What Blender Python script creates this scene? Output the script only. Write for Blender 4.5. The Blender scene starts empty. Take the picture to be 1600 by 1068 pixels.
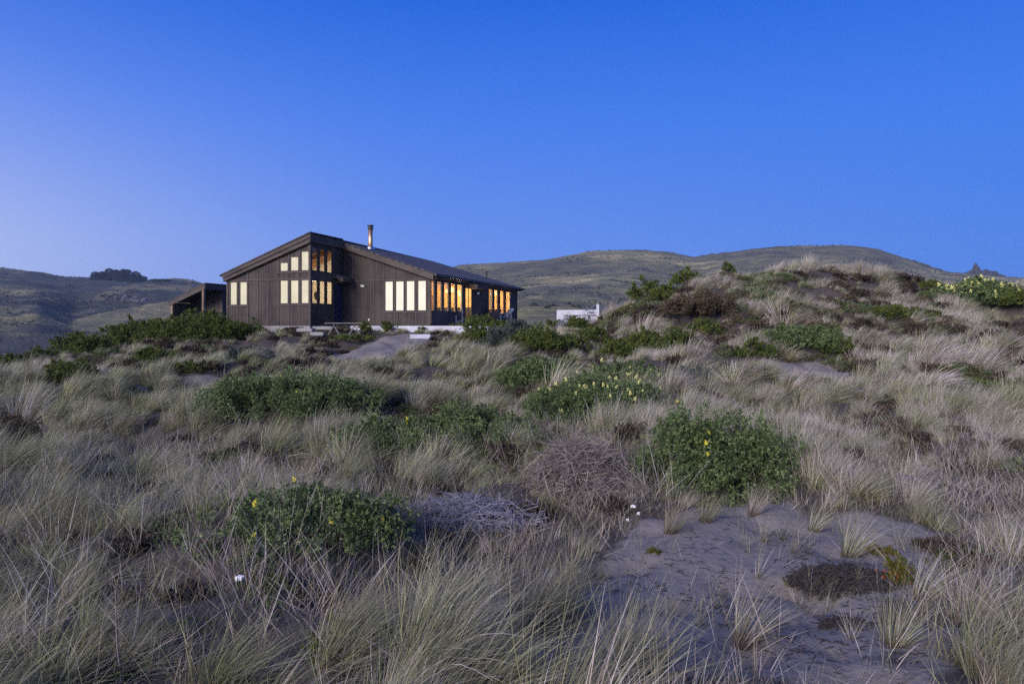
import bpy, math, random
import numpy as np
from mathutils import Vector, Matrix
R = math.radians
rng = np.random.default_rng(7)
random.seed(7)
sc = bpy.context.scene
COL = sc.collection

# ------------------------------------------------------------------ camera
F = 1600 * 24 / 36.0                      # focal length in photo pixels
HZ = 508.0                                # eye-level row
cam = bpy.data.cameras.new('camera'); cam.lens = 24; cam.sensor_width = 36
cam.shift_y = -(534 - HZ) / 1600.0
cam.clip_start = 0.05; cam.clip_end = 9000
camo = bpy.data.objects.new('camera', cam); COL.objects.link(camo)
camo.location = (0, 0, 0); camo.rotation_euler = (R(90), 0, 0)
sc.camera = camo

# ------------------------------------------------------------------ render
sc.render.engine = 'CYCLES'
sc.view_settings.view_transform = 'Standard'; sc.view_settings.look = 'None'
sc.view_settings.exposure = 0.0; sc.view_settings.gamma = 1
cy = sc.cycles
cy.max_bounces = 5; cy.diffuse_bounces = 3; cy.glossy_bounces = 2
cy.transmission_bounces = 2; cy.transparent_max_bounces = 12; cy.volume_bounces = 0
cy.use_denoising = False
cy.sample_clamp_indirect = 4.0
cy.caustics_reflective = False; cy.caustics_refractive = False

def lin(r, g, b, a=1.0):
    f = lambda c: (c / 255.0) / 12.92 if c <= 10.3 else (((c / 255.0) + 0.055) / 1.055) ** 2.4
    return (f(r), f(g), f(b), a)

# ------------------------------------------------------------------ node helper
class NT:
    def __init__(s, tree): s.t = tree; s.n = tree.nodes; s.l = tree.links
    def node(s, typ, **kw):
        n = s.n.new(typ)
        for k, v in kw.items(): setattr(n, k, v)
        return n
    def link(s, a, b): s.l.new(a, b)
    def put(s, sock, v):
        if hasattr(v, 'is_output') or isinstance(v, bpy.types.NodeSocket): s.l.new(v, sock)
        else: sock.default_value = v
    def math(s, op, a, b=None, c=None, clamp=False):
        n = s.n.new('ShaderNodeMath'); n.operation = op; n.use_clamp = clamp
        s.put(n.inputs[0], a)
        if b is not None: s.put(n.inputs[1], b)
        if c is not None: s.put(n.inputs[2], c)
        return n.outputs[0]
    def ramp(s, fac, stops, interp='LINEAR'):
        n = s.n.new('ShaderNodeValToRGB'); cr = n.color_ramp; cr.interpolation = interp
        while len(cr.elements) < len(stops): cr.elements.new(0.5)
        for e, (p, c) in zip(cr.elements, stops):
            e.position = p; e.color = c if len(c) == 4 else (*c, 1)
        s.put(n.inputs[0], fac)
        return n.outputs[0]
    def mix(s, fac, a, b, mode='MIX'):
        n = s.n.new('ShaderNodeMix'); n.data_type = 'RGBA'; n.blend_type = mode
        s.put(n.inputs[0], fac); s.put(n.inputs[6], a); s.put(n.inputs[7], b)
        return n.outputs[2]
    def noise(s, vec, scale, detail=3, rough=0.55, out=0):
        n = s.n.new('ShaderNodeTexNoise'); n.inputs['Scale'].default_value = scale
        n.inputs['Detail'].default_value = detail; n.inputs['Roughness'].default_value = rough
        if vec is not None: s.l.new(vec, n.inputs['Vector'])
        return n.outputs[out]
    def mapping(s, vec, scale=(1, 1, 1), rot=(0, 0, 0)):
        n = s.n.new('ShaderNodeMapping'); n.inputs['Scale'].default_value = scale
        n.inputs['Rotation'].default_value = rot; s.l.new(vec, n.inputs['Vector'])
        return n.outputs[0]

# ------------------------------------------------------------------ dusk sky
GLOW = dict(power=7.0)
world = bpy.data.worlds.new("World"); sc.world = world; world.use_nodes = True
w = NT(world.node_tree); w.n.clear()
tc = w.node('ShaderNodeTexCoord'); sp = w.node('ShaderNodeSeparateXYZ'); w.link(tc.outputs['Generated'], sp.inputs[0])
elev = w.math('DIVIDE', w.math('ARCSINE', sp.outputs[2]), R(90))        # 0..1 above the horizon
base = w.ramp(elev, [(0.0, lin(108, 148, 233)), (6/90, lin(102, 145, 236)), (16/90, lin(72, 128, 237)),
                     (25.5/90, lin(35, 104, 222)), (45/90, lin(22, 70, 170)), (1.0, lin(18, 52, 130))])
az = w.math('ARCTAN2', sp.outputs[0], sp.outputs[1])                    # 0 ahead, negative to the left
deg = w.math('DIVIDE', az, R(1))
el_deg = w.math('MULTIPLY', elev, 90.0)
# afterglow: rises from straight ahead towards the set sun, behind the camera on the left
d_sun = w.math('ABSOLUTE', w.math('WRAP', w.math('ADD', deg, 138.0), 180.0, -180.0))
f_left = w.math('POWER', w.math('MULTIPLY', w.math('SUBTRACT', 1.0, w.math('DIVIDE', d_sun, 140.0)), 1.0, clamp=True), 2.0)
sig = w.math('ADD', 13.5, w.math('MULTIPLY', w.math('SUBTRACT', f_left, 0.09, clamp=True), 26.0))
g = w.math('POWER', 2.718, w.math('MULTIPLY', w.math('POWER', w.math('DIVIDE', el_deg, sig), 2.0), -1.0))
glowcol = w.ramp(f_left, [(0.0, (0.27, 0.22, 0.03)), (0.08, (0.27, 0.22, 0.05)), (0.45, (0.25, 0.225, 0.23)), (1.0, (0.30, 0.25, 0.27))])
gs = w.math('MULTIPLY', w.math('MULTIPLY', f_left, g), w.math('SUBTRACT', 15.0, w.math('MULTIPLY', w.math('MULTIPLY', f_left, 1.6, clamp=True), 6.0)))
sky = w.mix(1.0, base, w.mix(1.0, (0, 0, 0, 1), glowcol, 'ADD'), 'ADD')
vs = w.node('ShaderNodeVectorMath', operation='SCALE'); w.link(glowcol, vs.inputs[0]); w.link(gs, vs.inputs['Scale'])
va = w.node('ShaderNodeVectorMath', operation='ADD'); w.link(base, va.inputs[0]); w.link(vs.outputs[0], va.inputs[1])
# slightly deeper blue low on the right (the earth's shadow side)
rt = w.math('MULTIPLY', w.math('MULTIPLY', w.math('DIVIDE', deg, 37.0), 1.0, clamp=True), g)
vd = w.node('ShaderNodeVectorMath', operation='SCALE'); vd.inputs[0].default_value = (0.075, 0.06, 0.03); w.link(rt, vd.inputs['Scale'])
vb = w.node('ShaderNodeVectorMath', operation='SUBTRACT'); w.link(va.outputs[0], vb.inputs[0]); w.link(vd.outputs[0], vb.inputs[1])
below = w.math('LESS_THAN', sp.outputs[2], -0.002)
fin = w.mix(below, vb.outputs[0], (0.05, 0.05, 0.06, 1))
bg = w.node('ShaderNodeBackground'); w.link(fin, bg.inputs[0]); bg.inputs[1].default_value = 1.0
wo = w.node('ShaderNodeOutputWorld'); w.link(bg.outputs[0], wo.inputs[0])

# the last soft light of the afterglow
sl = bpy.data.lights.new('afterglow', 'SUN'); sl.energy = 3.4; sl.angle = R(22); sl.color = (1.0, 0.91, 0.87)
so = bpy.data.objects.new('afterglow', sl); COL.objects.link(so)
sun_az = R(-146); sun_el = R(23)
sd = Vector((math.sin(sun_az) * math.cos(sun_el), math.cos(sun_az) * math.cos(sun_el), math.sin(sun_el)))
so.rotation_euler = (-sd).to_track_quat('-Z', 'Y').to_euler()

# ------------------------------------------------------------------ numpy noise
def _hash(ix, iy, seed):
    h = (ix.astype(np.int64) * 374761393 + iy.astype(np.int64) * 668265263 + seed * 982451653) & 0xffffffff
    h = ((h ^ (h >> 13)) * 1274126177) & 0xffffffff
    return ((h ^ (h >> 16)) & 0xffff) / 65535.0
def vnoise(x, y, seed=0):
    x = np.asarray(x, float); y = np.asarray(y, float)
    ix = np.floor(x); iy = np.floor(y); fx = x - ix; fy = y - iy
    fx = fx * fx * (3 - 2 * fx); fy = fy * fy * (3 - 2 * fy)
    a = _hash(ix, iy, seed); b = _hash(ix + 1, iy, seed); c = _hash(ix, iy + 1, seed); d = _hash(ix + 1, iy + 1, seed)
    return (a * (1 - fx) + b * fx) * (1 - fy) + (c * (1 - fx) + d * fx) * fy - 0.5
def fbm(x, y, oct=4, seed=0):
    s = 0; a = 1.0
    for o in range(oct):
        s = s + a * vnoise(x * 2 ** o + 17 * o, y * 2 ** o + 31 * o, seed + o); a *= 0.5
    return s
def sstep(t): t = np.clip(t, 0, 1); return t * t * (3 - 2 * t)

# ------------------------------------------------------------------ terrain height
def P3(px, py, Y): return ((px - 800) / F * Y, Y, (HZ - py) / F * Y)
ctrl = [P3(*a) for a in [
    (200, 1068, 4.2), (800, 1068, 4.2), (1400, 1068, 4.2), (1100, 940, 5.9), (1100, 820, 8.3), (1450, 860, 7.3), (400, 900, 6.5),
    (100, 850, 7.4), (480, 800, 8.7), (1110, 785, 9.3), (800, 790, 9.1), (1550, 780, 9.3), (100, 720, 12), (600, 712, 12.3),
    (900, 720, 11.8), (1400, 700, 13.2), (1590, 690, 13.6), (455, 665, 16.3), (200, 660, 16), (950, 652, 16.6), (700, 650, 17),
    (1300, 640, 18.0), (1550, 630, 19), (600, 600, 22), (800, 595, 22.5), (950, 600, 22), (350, 605, 21), (100, 625, 18.5),
    (1100, 592, 23), (1250, 584, 24.5), (1400, 582, 24.5), (1590, 592, 23), (600, 562, 27), (450, 562, 27), (800, 560, 27),
    (300, 570, 26), (150, 585, 24), (0, 596, 24), (-150, 600, 24), (0, 580, 29), (100, 562, 30), (220, 540, 32), (600, 530, 32.5), (800, 530, 32.5), (450, 530, 33),
    (600, 518.5, 35.5), (480, 518, 34.5), (700, 518, 35.6), (800, 517, 38), (350, 518, 37), (280, 520, 40), (300, 517, 46), (180, 545, 35),
    (50, 592, 37), (-60, 620, 40), (0, 640, 48), (150, 590, 46),
    (700, 516, 44), (750, 516, 50), (500, 516, 45), (620, 517, 55), (400, 517, 52), (850, 518, 46), (900, 517, 44), (960, 514, 43),
    (900, 535, 31), (1000, 560, 27), (1010, 520, 32), (1010, 486, 37), (1000, 490, 42), (940, 514, 42), (950, 512, 45), (1060, 454, 37), (1080, 500, 32), (1080, 545, 27.5),
    (1200, 560, 27), (1200, 520, 30), (1200, 475, 33), (1200, 436, 36.5), (1130, 443, 37), (1280, 430, 37), (1300, 475, 33), (1300, 520, 30),
    (1350, 440, 38), (1400, 520, 30), (1400, 485, 34), (1420, 446, 38), (1520, 455, 39), (1600, 452, 40), (1700, 450, 40), (1550, 530, 30), (1550, 500, 34),
    (1200, 452, 43), (1300, 450, 44), (1450, 470, 46), (1600, 475, 48), (1100, 480, 44), (1200, 500, 55), (1500, 500, 58)]]
ctrl += [(-60, 0, -2.4), (60, 0, -2.4), (0, -25, -2.3), (-60, 25, -3.5), (60, 25, -1.2), (-60, 60, -9), (60, 60, -0.5), (-30, -10, -2.4), (30, -10, -2.3), (0, 0, -2.25), (-10, 60, -1.5), (20, 60, -1.5), (5, 58, -1.6)]
CP = np.array(ctrl)
def _tps_k(r2): return np.where(r2 > 1e-9, 0.5 * r2 * np.log(np.maximum(r2, 1e-9)), 0)
n_ = len(CP); r2 = ((CP[:, None, :2] - CP[None, :, :2]) ** 2).sum(2)
A = np.zeros((n_ + 3, n_ + 3)); A[:n_, :n_] = _tps_k(r2) + np.eye(n_) * 2.0
A[:n_, n_] = 1; A[:n_, n_ + 1:] = CP[:, :2]; A[n_:, :n_] = A[:n_, n_:].T
W = np.linalg.solve(A, np.concatenate([CP[:, 2], [0, 0, 0]]))
def tps(X, Y):
    sh = np.shape(X); x = np.ravel(X); y = np.ravel(Y); out = np.empty(len(x))
    for i in range(0, len(x), 20000):
        a = x[i:i + 20000]; b = y[i:i + 20000]
        d = (a[:, None] - CP[None, :, 0]) ** 2 + (b[:, None] - CP[None, :, 1]) ** 2
        out[i:i + 20000] = _tps_k(d) @ W[:n_] + W[n_] + W[n_ + 1] * a + W[n_ + 2] * b
    return out.reshape(sh)

FARX = {  # distance: (photo columns, heights in metres)
    60: ([-600, 0, 150, 300, 700, 1000, 1200, 2200], [-12, -9, -7, -2.5, -1.6, -1.6, -0.5, 0]),
    120: ([-600, 0, 150, 300, 700, 1000, 1200, 2200], [-15, -15, -14, -11, -6, -5, -5, -3]),
    250: ([-600, 0, 150, 300, 700, 780, 830, 900, 960, 1040, 1200, 2200], [-14, -16, -14, -8, 1, 7, 10.5, 10.0, 7.5, 3, 1, 2]),
    340: ([-600, 0, 80, 150, 300, 700, 830, 900, 1040, 1200, 2200], [-6, -8, -6, -9, 0, 2, 6, 6, 8, 4, 3]),
    470: ([-600, 0, 60, 110, 180, 260, 300, 330, 500, 700, 850, 1000, 1200, 1600, 2200], [10, 12, 14, 4, 9, 16, 22, 17, 12, 10, 19, 19, 20, 12, 12]),
    600: ([-600, 0, 60, 120, 200, 300, 500, 700, 850, 1000, 1200, 1600, 2200], [35, 26, 25, 16, 26, 30, 24, 26, 32, 31, 36, 26, 22]),
    760: ([-600, 0, 100, 200, 300, 500, 700, 850, 1000, 1100, 1200, 1350, 1450, 1600, 2200], [60, 55, 46, 44, 42, 34, 48, 56, 58, 50, 66, 66, 48, 40, 36]),
    950: ([-600, -200, 0, 50, 100, 150, 220, 245, 270, 300, 320, 400, 560, 700, 720, 790, 850, 900, 930, 1000, 1040, 1085, 1130, 1200, 1260, 1330, 1370, 1430, 1480, 1600, 2200],
          [(HZ - v) / F * 950 for v in [395, 408, 418, 423, 431, 434, 437, 436, 434, 437, 443, 452, 452, 420, 414.5, 410, 407, 398, 393, 392, 394, 402, 395, 387, 384.5, 384, 389, 408, 425, 433, 440]]),
    1100: ([-600, 0, 320, 560, 900, 1330, 1600, 2200], [80, 66, 40, 40, 80, 90, 55, 50]),
    1800: ([-600, 2200], [20, 20])}
FK = sorted(FARX)
def far_h(X, Y):
    px = X / np.maximum(Y, 1) * F + 800
    rows = [np.interp(px, *FARX[k]) for k in FK]
    z = np.zeros_like(X)
    for i in range(len(FK) - 1):
        m = (Y >= FK[i]) & (Y < FK[i + 1])
        t = np.clip((Y - FK[i]) / (FK[i + 1] - FK[i]), 0, 1)
        t = t if i < 7 and i != 6 else t * t * (3 - 2 * t)
        z = np.where(m, rows[i] * (1 - t) + rows[i + 1] * t, z)
    z = np.where(Y < FK[0], rows[0], z); z = np.where(Y >= FK[-1], rows[-1], z)
    amp = sstep((Y - 150) / 300) * (1 - 0.75 * sstep((Y - 780) / 120))
    z = z + amp * (10 * fbm(X / 130, Y / 130, 5, 5) - 11 * np.abs(fbm(X / 60, Y / 90, 4, 9)))
    return z + sstep((Y - 100) / 200) * 1.2 * fbm(X / 14, Y / 14, 3, 3)

SAND_C = [(3.2, 6.0, 3.4, 2.6), (3.0, 4.2, 2.6, 1.5)]
def sand_blend(X, Y):
    m = np.zeros(np.shape(X))
    for cx_, cy_, rx, ry in SAND_C: m = np.maximum(m, sstep(1.6 - np.sqrt(((X - cx_) / rx) ** 2 + ((Y - cy_) / ry) ** 2)))
    return m
def height(X, Y):
    X = np.asarray(X, float); Y = np.asarray(Y, float)
    hn = tps(X, Y)
    k = sstep((Y - 3) / 6) * (1 - sstep((Y - 34) / 6) * (np.abs(X + 2) < 14))
    flat = 1 - sstep((Y - 30) / 5) * sstep((10 - np.abs(X + 4)) / 4)
    sm = sand_blend(X, Y)
    hn = hn + (0.72 * fbm(X / 2.4, Y / 2.4, 3, 1) * (0.35 + 0.65 * k) * (1 - 0.75 * sm) + (0.28 * np.maximum(fbm(X / 0.85, Y / 0.85, 2, 2), -0.2)) * (1 - sm) + 0.05 * fbm(X / 0.5, Y / 0.5, 2, 4) - 0.10 * sm * sstep((fbm(X / 0.33, Y / 0.33, 2, 14) - 0.12) / 0.25) + 0.5 * sstep((X - 3) / 4) * sstep((Y - 25) / 5) * np.abs(fbm(X / 3.3, Y / 2.6, 3, 19))) * flat
    t = sstep((Y - 52) / 25)
    return np.where(t > 0, hn * (1 - t) + far_h(X, Y) * t, hn)

def G(px, py, y0=3.2, y1=60.0):
    """the ground point seen at a photo position"""
    Y = np.geomspace(y0, y1, 700); X = (px - 800) / F * Y; Z = (HZ - py) / F * Y
    h = height(X, Y); hit = np.where(h >= Z)[0]
    i = hit[0] if len(hit) else int(np.argmin(np.abs(h - Z) / Y))
    return Vector((X[i], Y[i], h[i]))
def H(x, y): return float(height(np.array([x]), np.array([y]))[0])

def poly_in(poly, X, Y):
    inside = np.zeros(np.shape(X), bool); n = len(poly)
    for i in range(n):
        x0, y0 = poly[i]; x1, y1 = poly[(i + 1) % n]
        c = ((y0 > Y) != (y1 > Y)) & (X < (x1 - x0) * (Y - y0) / (y1 - y0 + 1e-12) + x0)
        inside ^= c
    return inside
SAND = [[tuple(G(*p)[:2]) for p in poly] for poly in [
    [(790, 1095), (825, 965), (925, 870), (1040, 818), (1150, 792), (1270, 780), (1370, 800), (1490, 845), (1465, 920), (1440, 985), (1390, 1040), (1310, 1095)],
    [(565, 533), (640, 521), (672, 524), (645, 546), (610, 562), (545, 570), (520, 560)],
    [(180, 602), (280, 588), (385, 587), (395, 600), (300, 613), (200, 613)],
    [(1190, 578), (1260, 562), (1335, 572), (1325, 592), (1210, 594)],
    [(-20, 700), (60, 698), (90, 712), (40, 726), (-20, 726)]]]
def sand_mask(X, Y):
    jx = X + 0.85 * fbm(X / 0.8, Y / 0.8, 3, 40); jy = Y + 0.9 * fbm(X / 0.8, Y / 0.8, 3, 50)
    m = np.zeros(np.shape(X), bool)
    for p in SAND: m |= poly_in(p, jx, jy)
    return m

# ------------------------------------------------------------------ mesh helpers
def np_mesh(name, V, Q, attrs=None, smooth=False):
    V = np.asarray(V, np.float32); Q = np.asarray(Q, np.int32)
    me = bpy.data.meshes.new(name)
    me.vertices.add(len(V)); me.vertices.foreach_set('co', V.ravel())
    k = Q.shape[1]
    me.loops.add(Q.size); me.loops.foreach_set('vertex_index', Q.ravel())
    me.polygons.add(len(Q)); me.polygons.foreach_set('loop_start', np.arange(0, Q.size, k, dtype=np.int32))
    me.polygons.foreach_set('loop_total', np.full(len(Q), k, np.int32))
    if smooth: me.polygons.foreach_set('use_smooth', np.ones(len(Q), bool))
    me.update(calc_edges=True)
    for an, arr in (attrs or {}).items():
        a = me.attributes.new(an, 'FLOAT', 'POINT'); a.data.foreach_set('value', np.asarray(arr, np.float32))
    return me
def link(name, me, mat=None, parent=None, loc=None):
    o = bpy.data.objects.new(name, me); COL.objects.link(o)
    if mat is not None and me is not None and not me.materials: me.materials.append(mat)
    if parent is not None: o.parent = parent
    if loc is not None: o.location = loc
    return o
def tag(o, label=None, cat=None, group=None, kind=None):
    if label: o['label'] = label
    if cat: o['category'] = cat
    if group: o['group'] = group
    if kind: o['kind'] = kind
    return o
def empty(name, loc=(0, 0, 0), rz=0, label=None, cat=None, group=None):
    o = bpy.data.objects.new(name, None); COL.objects.link(o); o.location = loc; o.rotation_euler = (0, 0, rz)
    o.empty_display_size = 0.2
    return tag(o, label, cat, group)

class MB:
    """collects simple solids into one mesh"""
    def __init__(s): s.v = []; s.f = []
    def poly(s, pts, faces):
        b = len(s.v); s.v += [tuple(p) for p in pts]; s.f += [tuple(b + i for i in f) for f in faces]; return s
    def hexa(s, p):   # 8 points: bottom 4 then top 4
        return s.poly(p, [(0, 3, 2, 1), (4, 5, 6, 7), (0, 1, 5, 4), (1, 2, 6, 5), (2, 3, 7, 6), (3, 0, 4, 7)])
    def box(s, x0, x1, y0, y1, z0, z1):
        return s.hexa([(x0, y0, z0), (x1, y0, z0), (x1, y1, z0), (x0, y1, z0), (x0, y0, z1), (x1, y0, z1), (x1, y1, z1), (x0, y1, z1)])
    def bar(s, a, b, w, h=None, up=(0, 0, 1)):
        a = Vector(a); b = Vector(b); h = h or w; d = (b - a).normalized()
        u = Vector(up)
        if abs(d.dot(u)) > 0.98: u = Vector((1, 0, 0))
        sx = d.cross(u).normalized() * w / 2; sy = d.cross(sx).normalized() * h / 2
        return s.hexa([a - sx - sy, a + sx - sy, a + sx + sy, a - sx + sy, b - sx - sy, b + sx - sy, b + sx + sy, b - sx + sy])
    def tube(s, pts, r, n=10, caps=True):
        pts = [Vector(p) for p in pts]; rr = r if isinstance(r, (list, tuple)) else [r] * len(pts); b = len(s.v)
        for i, p in enumerate(pts):
            d = (pts[min(i + 1, len(pts) - 1)] - pts[max(i - 1, 0)]).normalized()
            u = Vector((0, 0, 1)) if abs(d.z) < 0.95 else Vector((1, 0, 0))
            a = d.cross(u).normalized(); c = d.cross(a)
            for k in range(n):
                t = 2 * math.pi * k / n; s.v.append(tuple(p + (a * math.cos(t) + c * math.sin(t)) * rr[i]))
        for i in range(len(pts) - 1):
            for k in range(n):
                s.f.append((b + i * n + k, b + i * n + (k + 1) % n, b + (i + 1) * n + (k + 1) % n, b + (i + 1) * n + k))
        if caps:
            s.f.append(tuple(b + k for k in reversed(range(n)))); s.f.append(tuple(b + (len(pts) - 1) * n + k for k in range(n)))
        return s
    def build(s, name, mat, parent=None, bevel=0, smooth=False):
        me = bpy.data.meshes.new(name); me.from_pydata(s.v, [], s.f)
        me.update()
        import bmesh
        bm = bmesh.new(); bm.from_mesh(me); bmesh.ops.recalc_face_normals(bm, faces=bm.faces)
        if bevel:
            try: bmesh.ops.bevel(bm, geom=list(bm.edges), offset=bevel, segments=1, affect='EDGES')
            except Exception: pass
        bm.to_mesh(me); bm.free()
        if smooth:
            for p in me.polygons: p.use_smooth = True
        return link(name, me, mat, parent)

# ------------------------------------------------------------------ materials
def mat(name):
    m = bpy.data.materials.new(name); m.use_nodes = True
    t = NT(m.node_tree); b = t.n['Principled BSDF']; return m, t, b
def attr(t, name, typ='GEOMETRY'):
    n = t.node('ShaderNodeAttribute'); n.attribute_name = name; n.attribute_type = typ; return n.outputs['Fac']
def pos(t): return t.node('ShaderNodeNewGeometry').outputs['Position']
def obc(t): return t.node('ShaderNodeTexCoord').outputs['Object']
def bump(t, b, h, strength=0.3, dist=0.02):
    n = t.node('ShaderNodeBump'); n.inputs['Strength'].default_value = strength; n.inputs['Distance'].default_value = dist
    t.link(h, n.inputs['Height']); t.link(n.outputs[0], b.inputs['Normal'])
M = {}
def simple(name, col, rough=0.7, metal=0.0, var=0.25, scale=6.0, coat=0):
    m, t, b = mat(name); n = t.noise(obc(t), scale, 4)
    c0 = tuple(c * (1 - var) for c in col); c1 = tuple(min(1, c * (1 + var)) for c in col)
    t.link(t.ramp(n, [(0.3, c0), (0.7, c1)]), b.inputs['Base Color'])
    b.inputs['Roughness'].default_value = rough; b.inputs['Metallic'].default_value = metal
    bump(t, b, n, 0.15, 0.01); M[name] = m; return m
def emis(name, col, strength, var=0.0):
    m, t, b = mat(name); t.n.remove(b); e = t.node('ShaderNodeEmission'); e.inputs[1].default_value = strength
    if var:
        n = t.noise(obc(t), 1.3, 2)
        t.link(t.ramp(n, [(0.3, tuple(c * (1 - var) for c in col)), (0.7, col)]), e.inputs[0])
    else: e.inputs[0].default_value = (*col, 1)
    t.link(e.outputs[0], t.n['Material Output'].inputs[0]); M[name] = m; return m
def wood(name, dark, light, axis_scale=(14, 14, 0.8), rough=0.8):
    m, t, b = mat(name); o = obc(t)
    g = t.noise(t.mapping(o, axis_scale), 1.6, 6, 0.65); big = t.noise(o, 0.9, 3)
    c = t.ramp(g, [(0.28, dark), (0.72, light)])
    st = t.noise(t.mapping(o, (axis_scale[0] * .22, axis_scale[1] * .22, axis_scale[2] * .4)), 1.3, 4, 0.6)
    c = t.mix(t.ramp(st, [(0.38, (0.75, 0.75, 0.75)), (0.62, (0, 0, 0))]), c, (dark[0] * 0.9, dark[1] * 0.85, dark[2] * 0.8, 1))
    c = t.mix(t.ramp(big, [(0.4, (0, 0, 0)), (0.6, (1, 1, 1))]), c, t.mix(0.35, c, (light[0] * 1.25, light[1] * 1.15, light[2] * 1.05, 1)))
    t.link(c, b.inputs['Base Color']); b.inputs['Roughness'].default_value = rough
    bump(t, b, g, 0.35, 0.01); M[name] = m; return m
wood('siding', (0.012, 0.010, 0.0095), (0.078, 0.064, 0.057), (20, 20, 0.5))
wood('trim', (0.040, 0.034, 0.030), (0.100, 0.083, 0.073), (1.5, 1.5, 14))
wood('grey_wood', (0.10, 0.095, 0.09), (0.26, 0.25, 0.24), (3, 3, 14))
wood('beam', (0.16, 0.08, 0.035), (0.34, 0.19, 0.09), (2, 2, 9))
simple('roof_gutter', (0.025, 0.025, 0.03), 0.5)
simple('frame_dark', (0.03, 0.027, 0.025), 0.5)
simple('door_blue', (0.012, 0.022, 0.065), 0.4)
simple('white_paint', (0.46, 0.48, 0.54), 0.7, var=0.12, scale=3)
simple('grey_plaster', (0.22, 0.22, 0.22), 0.85, scale=2)
simple('interior_white', (0.75, 0.68, 0.55), 0.8, var=0.05)
simple('interior_amber', (0.74, 0.52, 0.24), 0.8, var=0.2, scale=2)
simple('interior_floor', (0.25, 0.14, 0.07), 0.5)
simple('chair_blue', (0.17, 0.21, 0.27), 0.7)
simple('wicker', (0.13, 0.10, 0.085), 0.9, scale=30)
simple('sunset_metal', (0.75, 0.46, 0.25), 0.45, 1.0, var=0.1)  # flue metal; the warm sunset reflection is mixed into its base colour
simple('galvanised', (0.45, 0.47, 0.5), 0.4, 1.0, var=0.1)
simple('black_metal', (0.02, 0.02, 0.02), 0.5)
simple('twig_grey', (0.19, 0.16, 0.145), 0.9, scale=3)
simple('twig_pale', (0.20, 0.20, 0.25), 0.9, scale=3)
simple('twig_dark', (0.035, 0.03, 0.03), 0.95, scale=3)
simple('petal_white', (0.8, 0.8, 0.78), 0.7)
simple('petal_yellow', (0.88, 0.76, 0.08), 0.7, var=0.2)
simple('petal_pale', (0.88, 0.84, 0.33), 0.7, var=0.2)
simple('soil', (0.10, 0.07, 0.05), 0.9)
emis('blind_cream', (0.88, 0.79, 0.56), 0.95, 0.20)
emis('blind_warm', (1.0, 0.93, 0.76), 1.05, 0.14)
emis('bulb', (1.0, 0.72, 0.28), 9.0)
emis('shade_glow', (1.0, 0.66, 0.22), 2.2)
emis('porch_lens', (0.75, 0.78, 0.85), 0.5)

# glass
m, t, b = mat('glass'); t.n.remove(b)
tr = t.node('ShaderNodeBsdfTransparent'); gl = t.node('ShaderNodeBsdfGlossy'); gl.inputs['Roughness'].default_value = 0.03
ge = t.node('ShaderNodeNewGeometry'); dt = t.node('ShaderNodeVectorMath', operation='DOT_PRODUCT'); t.link(ge.outputs['Normal'], dt.inputs[0]); t.link(ge.outputs['Incoming'], dt.inputs[1])
fres = t.math('ADD', 0.05, t.math('MULTIPLY', t.math('POWER', t.math('SUBTRACT', 1.0, t.math('ABSOLUTE', dt.outputs['Value'])), 5.0), 0.95)); mx = t.node('ShaderNodeMixShader')
t.link(fres, mx.inputs[0]); t.link(tr.outputs[0], mx.inputs[1]); t.link(gl.outputs[0], mx.inputs[2]); t.link(mx.outputs[0], t.n['Material Output'].inputs[0]); M['glass'] = m

# shingles
m, t, b = mat('shingles'); o = obc(t)
br = t.node('ShaderNodeTexBrick'); t.link(t.mapping(o, (1, 1, 1), (0, 0, R(90))), br.inputs['Vector'])
br.inputs['Scale'].default_value = 1.0; br.inputs['Brick Width'].default_value = 0.34; br.inputs['Row Height'].default_value = 0.19
br.inputs['Mortar Size'].default_value = 0.012; br.inputs['Bias'].default_value = 0.0
br.inputs['Color1'].default_value = (0.028, 0.027, 0.032, 1); br.inputs['Color2'].default_value = (0.085, 0.08, 0.09, 1); br.inputs['Mortar'].default_value = (0.01, 0.01, 0.012, 1)
c = t.mix(t.noise(o, 2.0, 4), br.outputs[0], t.mix(0.5, br.outputs[0], (0.10, 0.095, 0.10, 1)))
t.link(c, b.inputs['Base Color']); b.inputs['Roughness'].default_value = 0.85; bump(t, b, br.outputs[1], -0.4, 0.02); M['shingles'] = m

# dune ground: sand where bare, dead thatch and litter under the grass
m, t, b = mat('dune_sand'); p = pos(t)
sn = attr(t, 'sand'); n1 = t.noise(p, 1.1, 5, 0.6); n2 = t.noise(p, 9.0, 4, 0.6); n3 = t.noise(p, 60.0, 2)
sand = t.ramp(n1, [(0.25, (0.16, 0.145, 0.138)), (0.75, (0.235, 0.215, 0.202))])
sand = t.mix(t.ramp(n2, [(0.60, (0, 0, 0)), (0.72, (0.8, 0.8, 0.8))]), sand, (0.12, 0.10, 0.085, 1))
lit = t.ramp(n2, [(0.3, (0.030, 0.025, 0.022)), (0.7, (0.085, 0.072, 0.06))])
t.link(t.mix(sn, lit, sand), b.inputs['Base Color']); b.inputs['Roughness'].default_value = 0.95
hh = t.math('ADD', t.math('MULTIPLY', n2, 0.7), t.math('ADD', t.math('MULTIPLY', n3, 0.2), t.math('MULTIPLY', n1, 1.2)))
bump(t, b, hh, 0.6, 0.07); M['dune_sand'] = m

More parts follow.
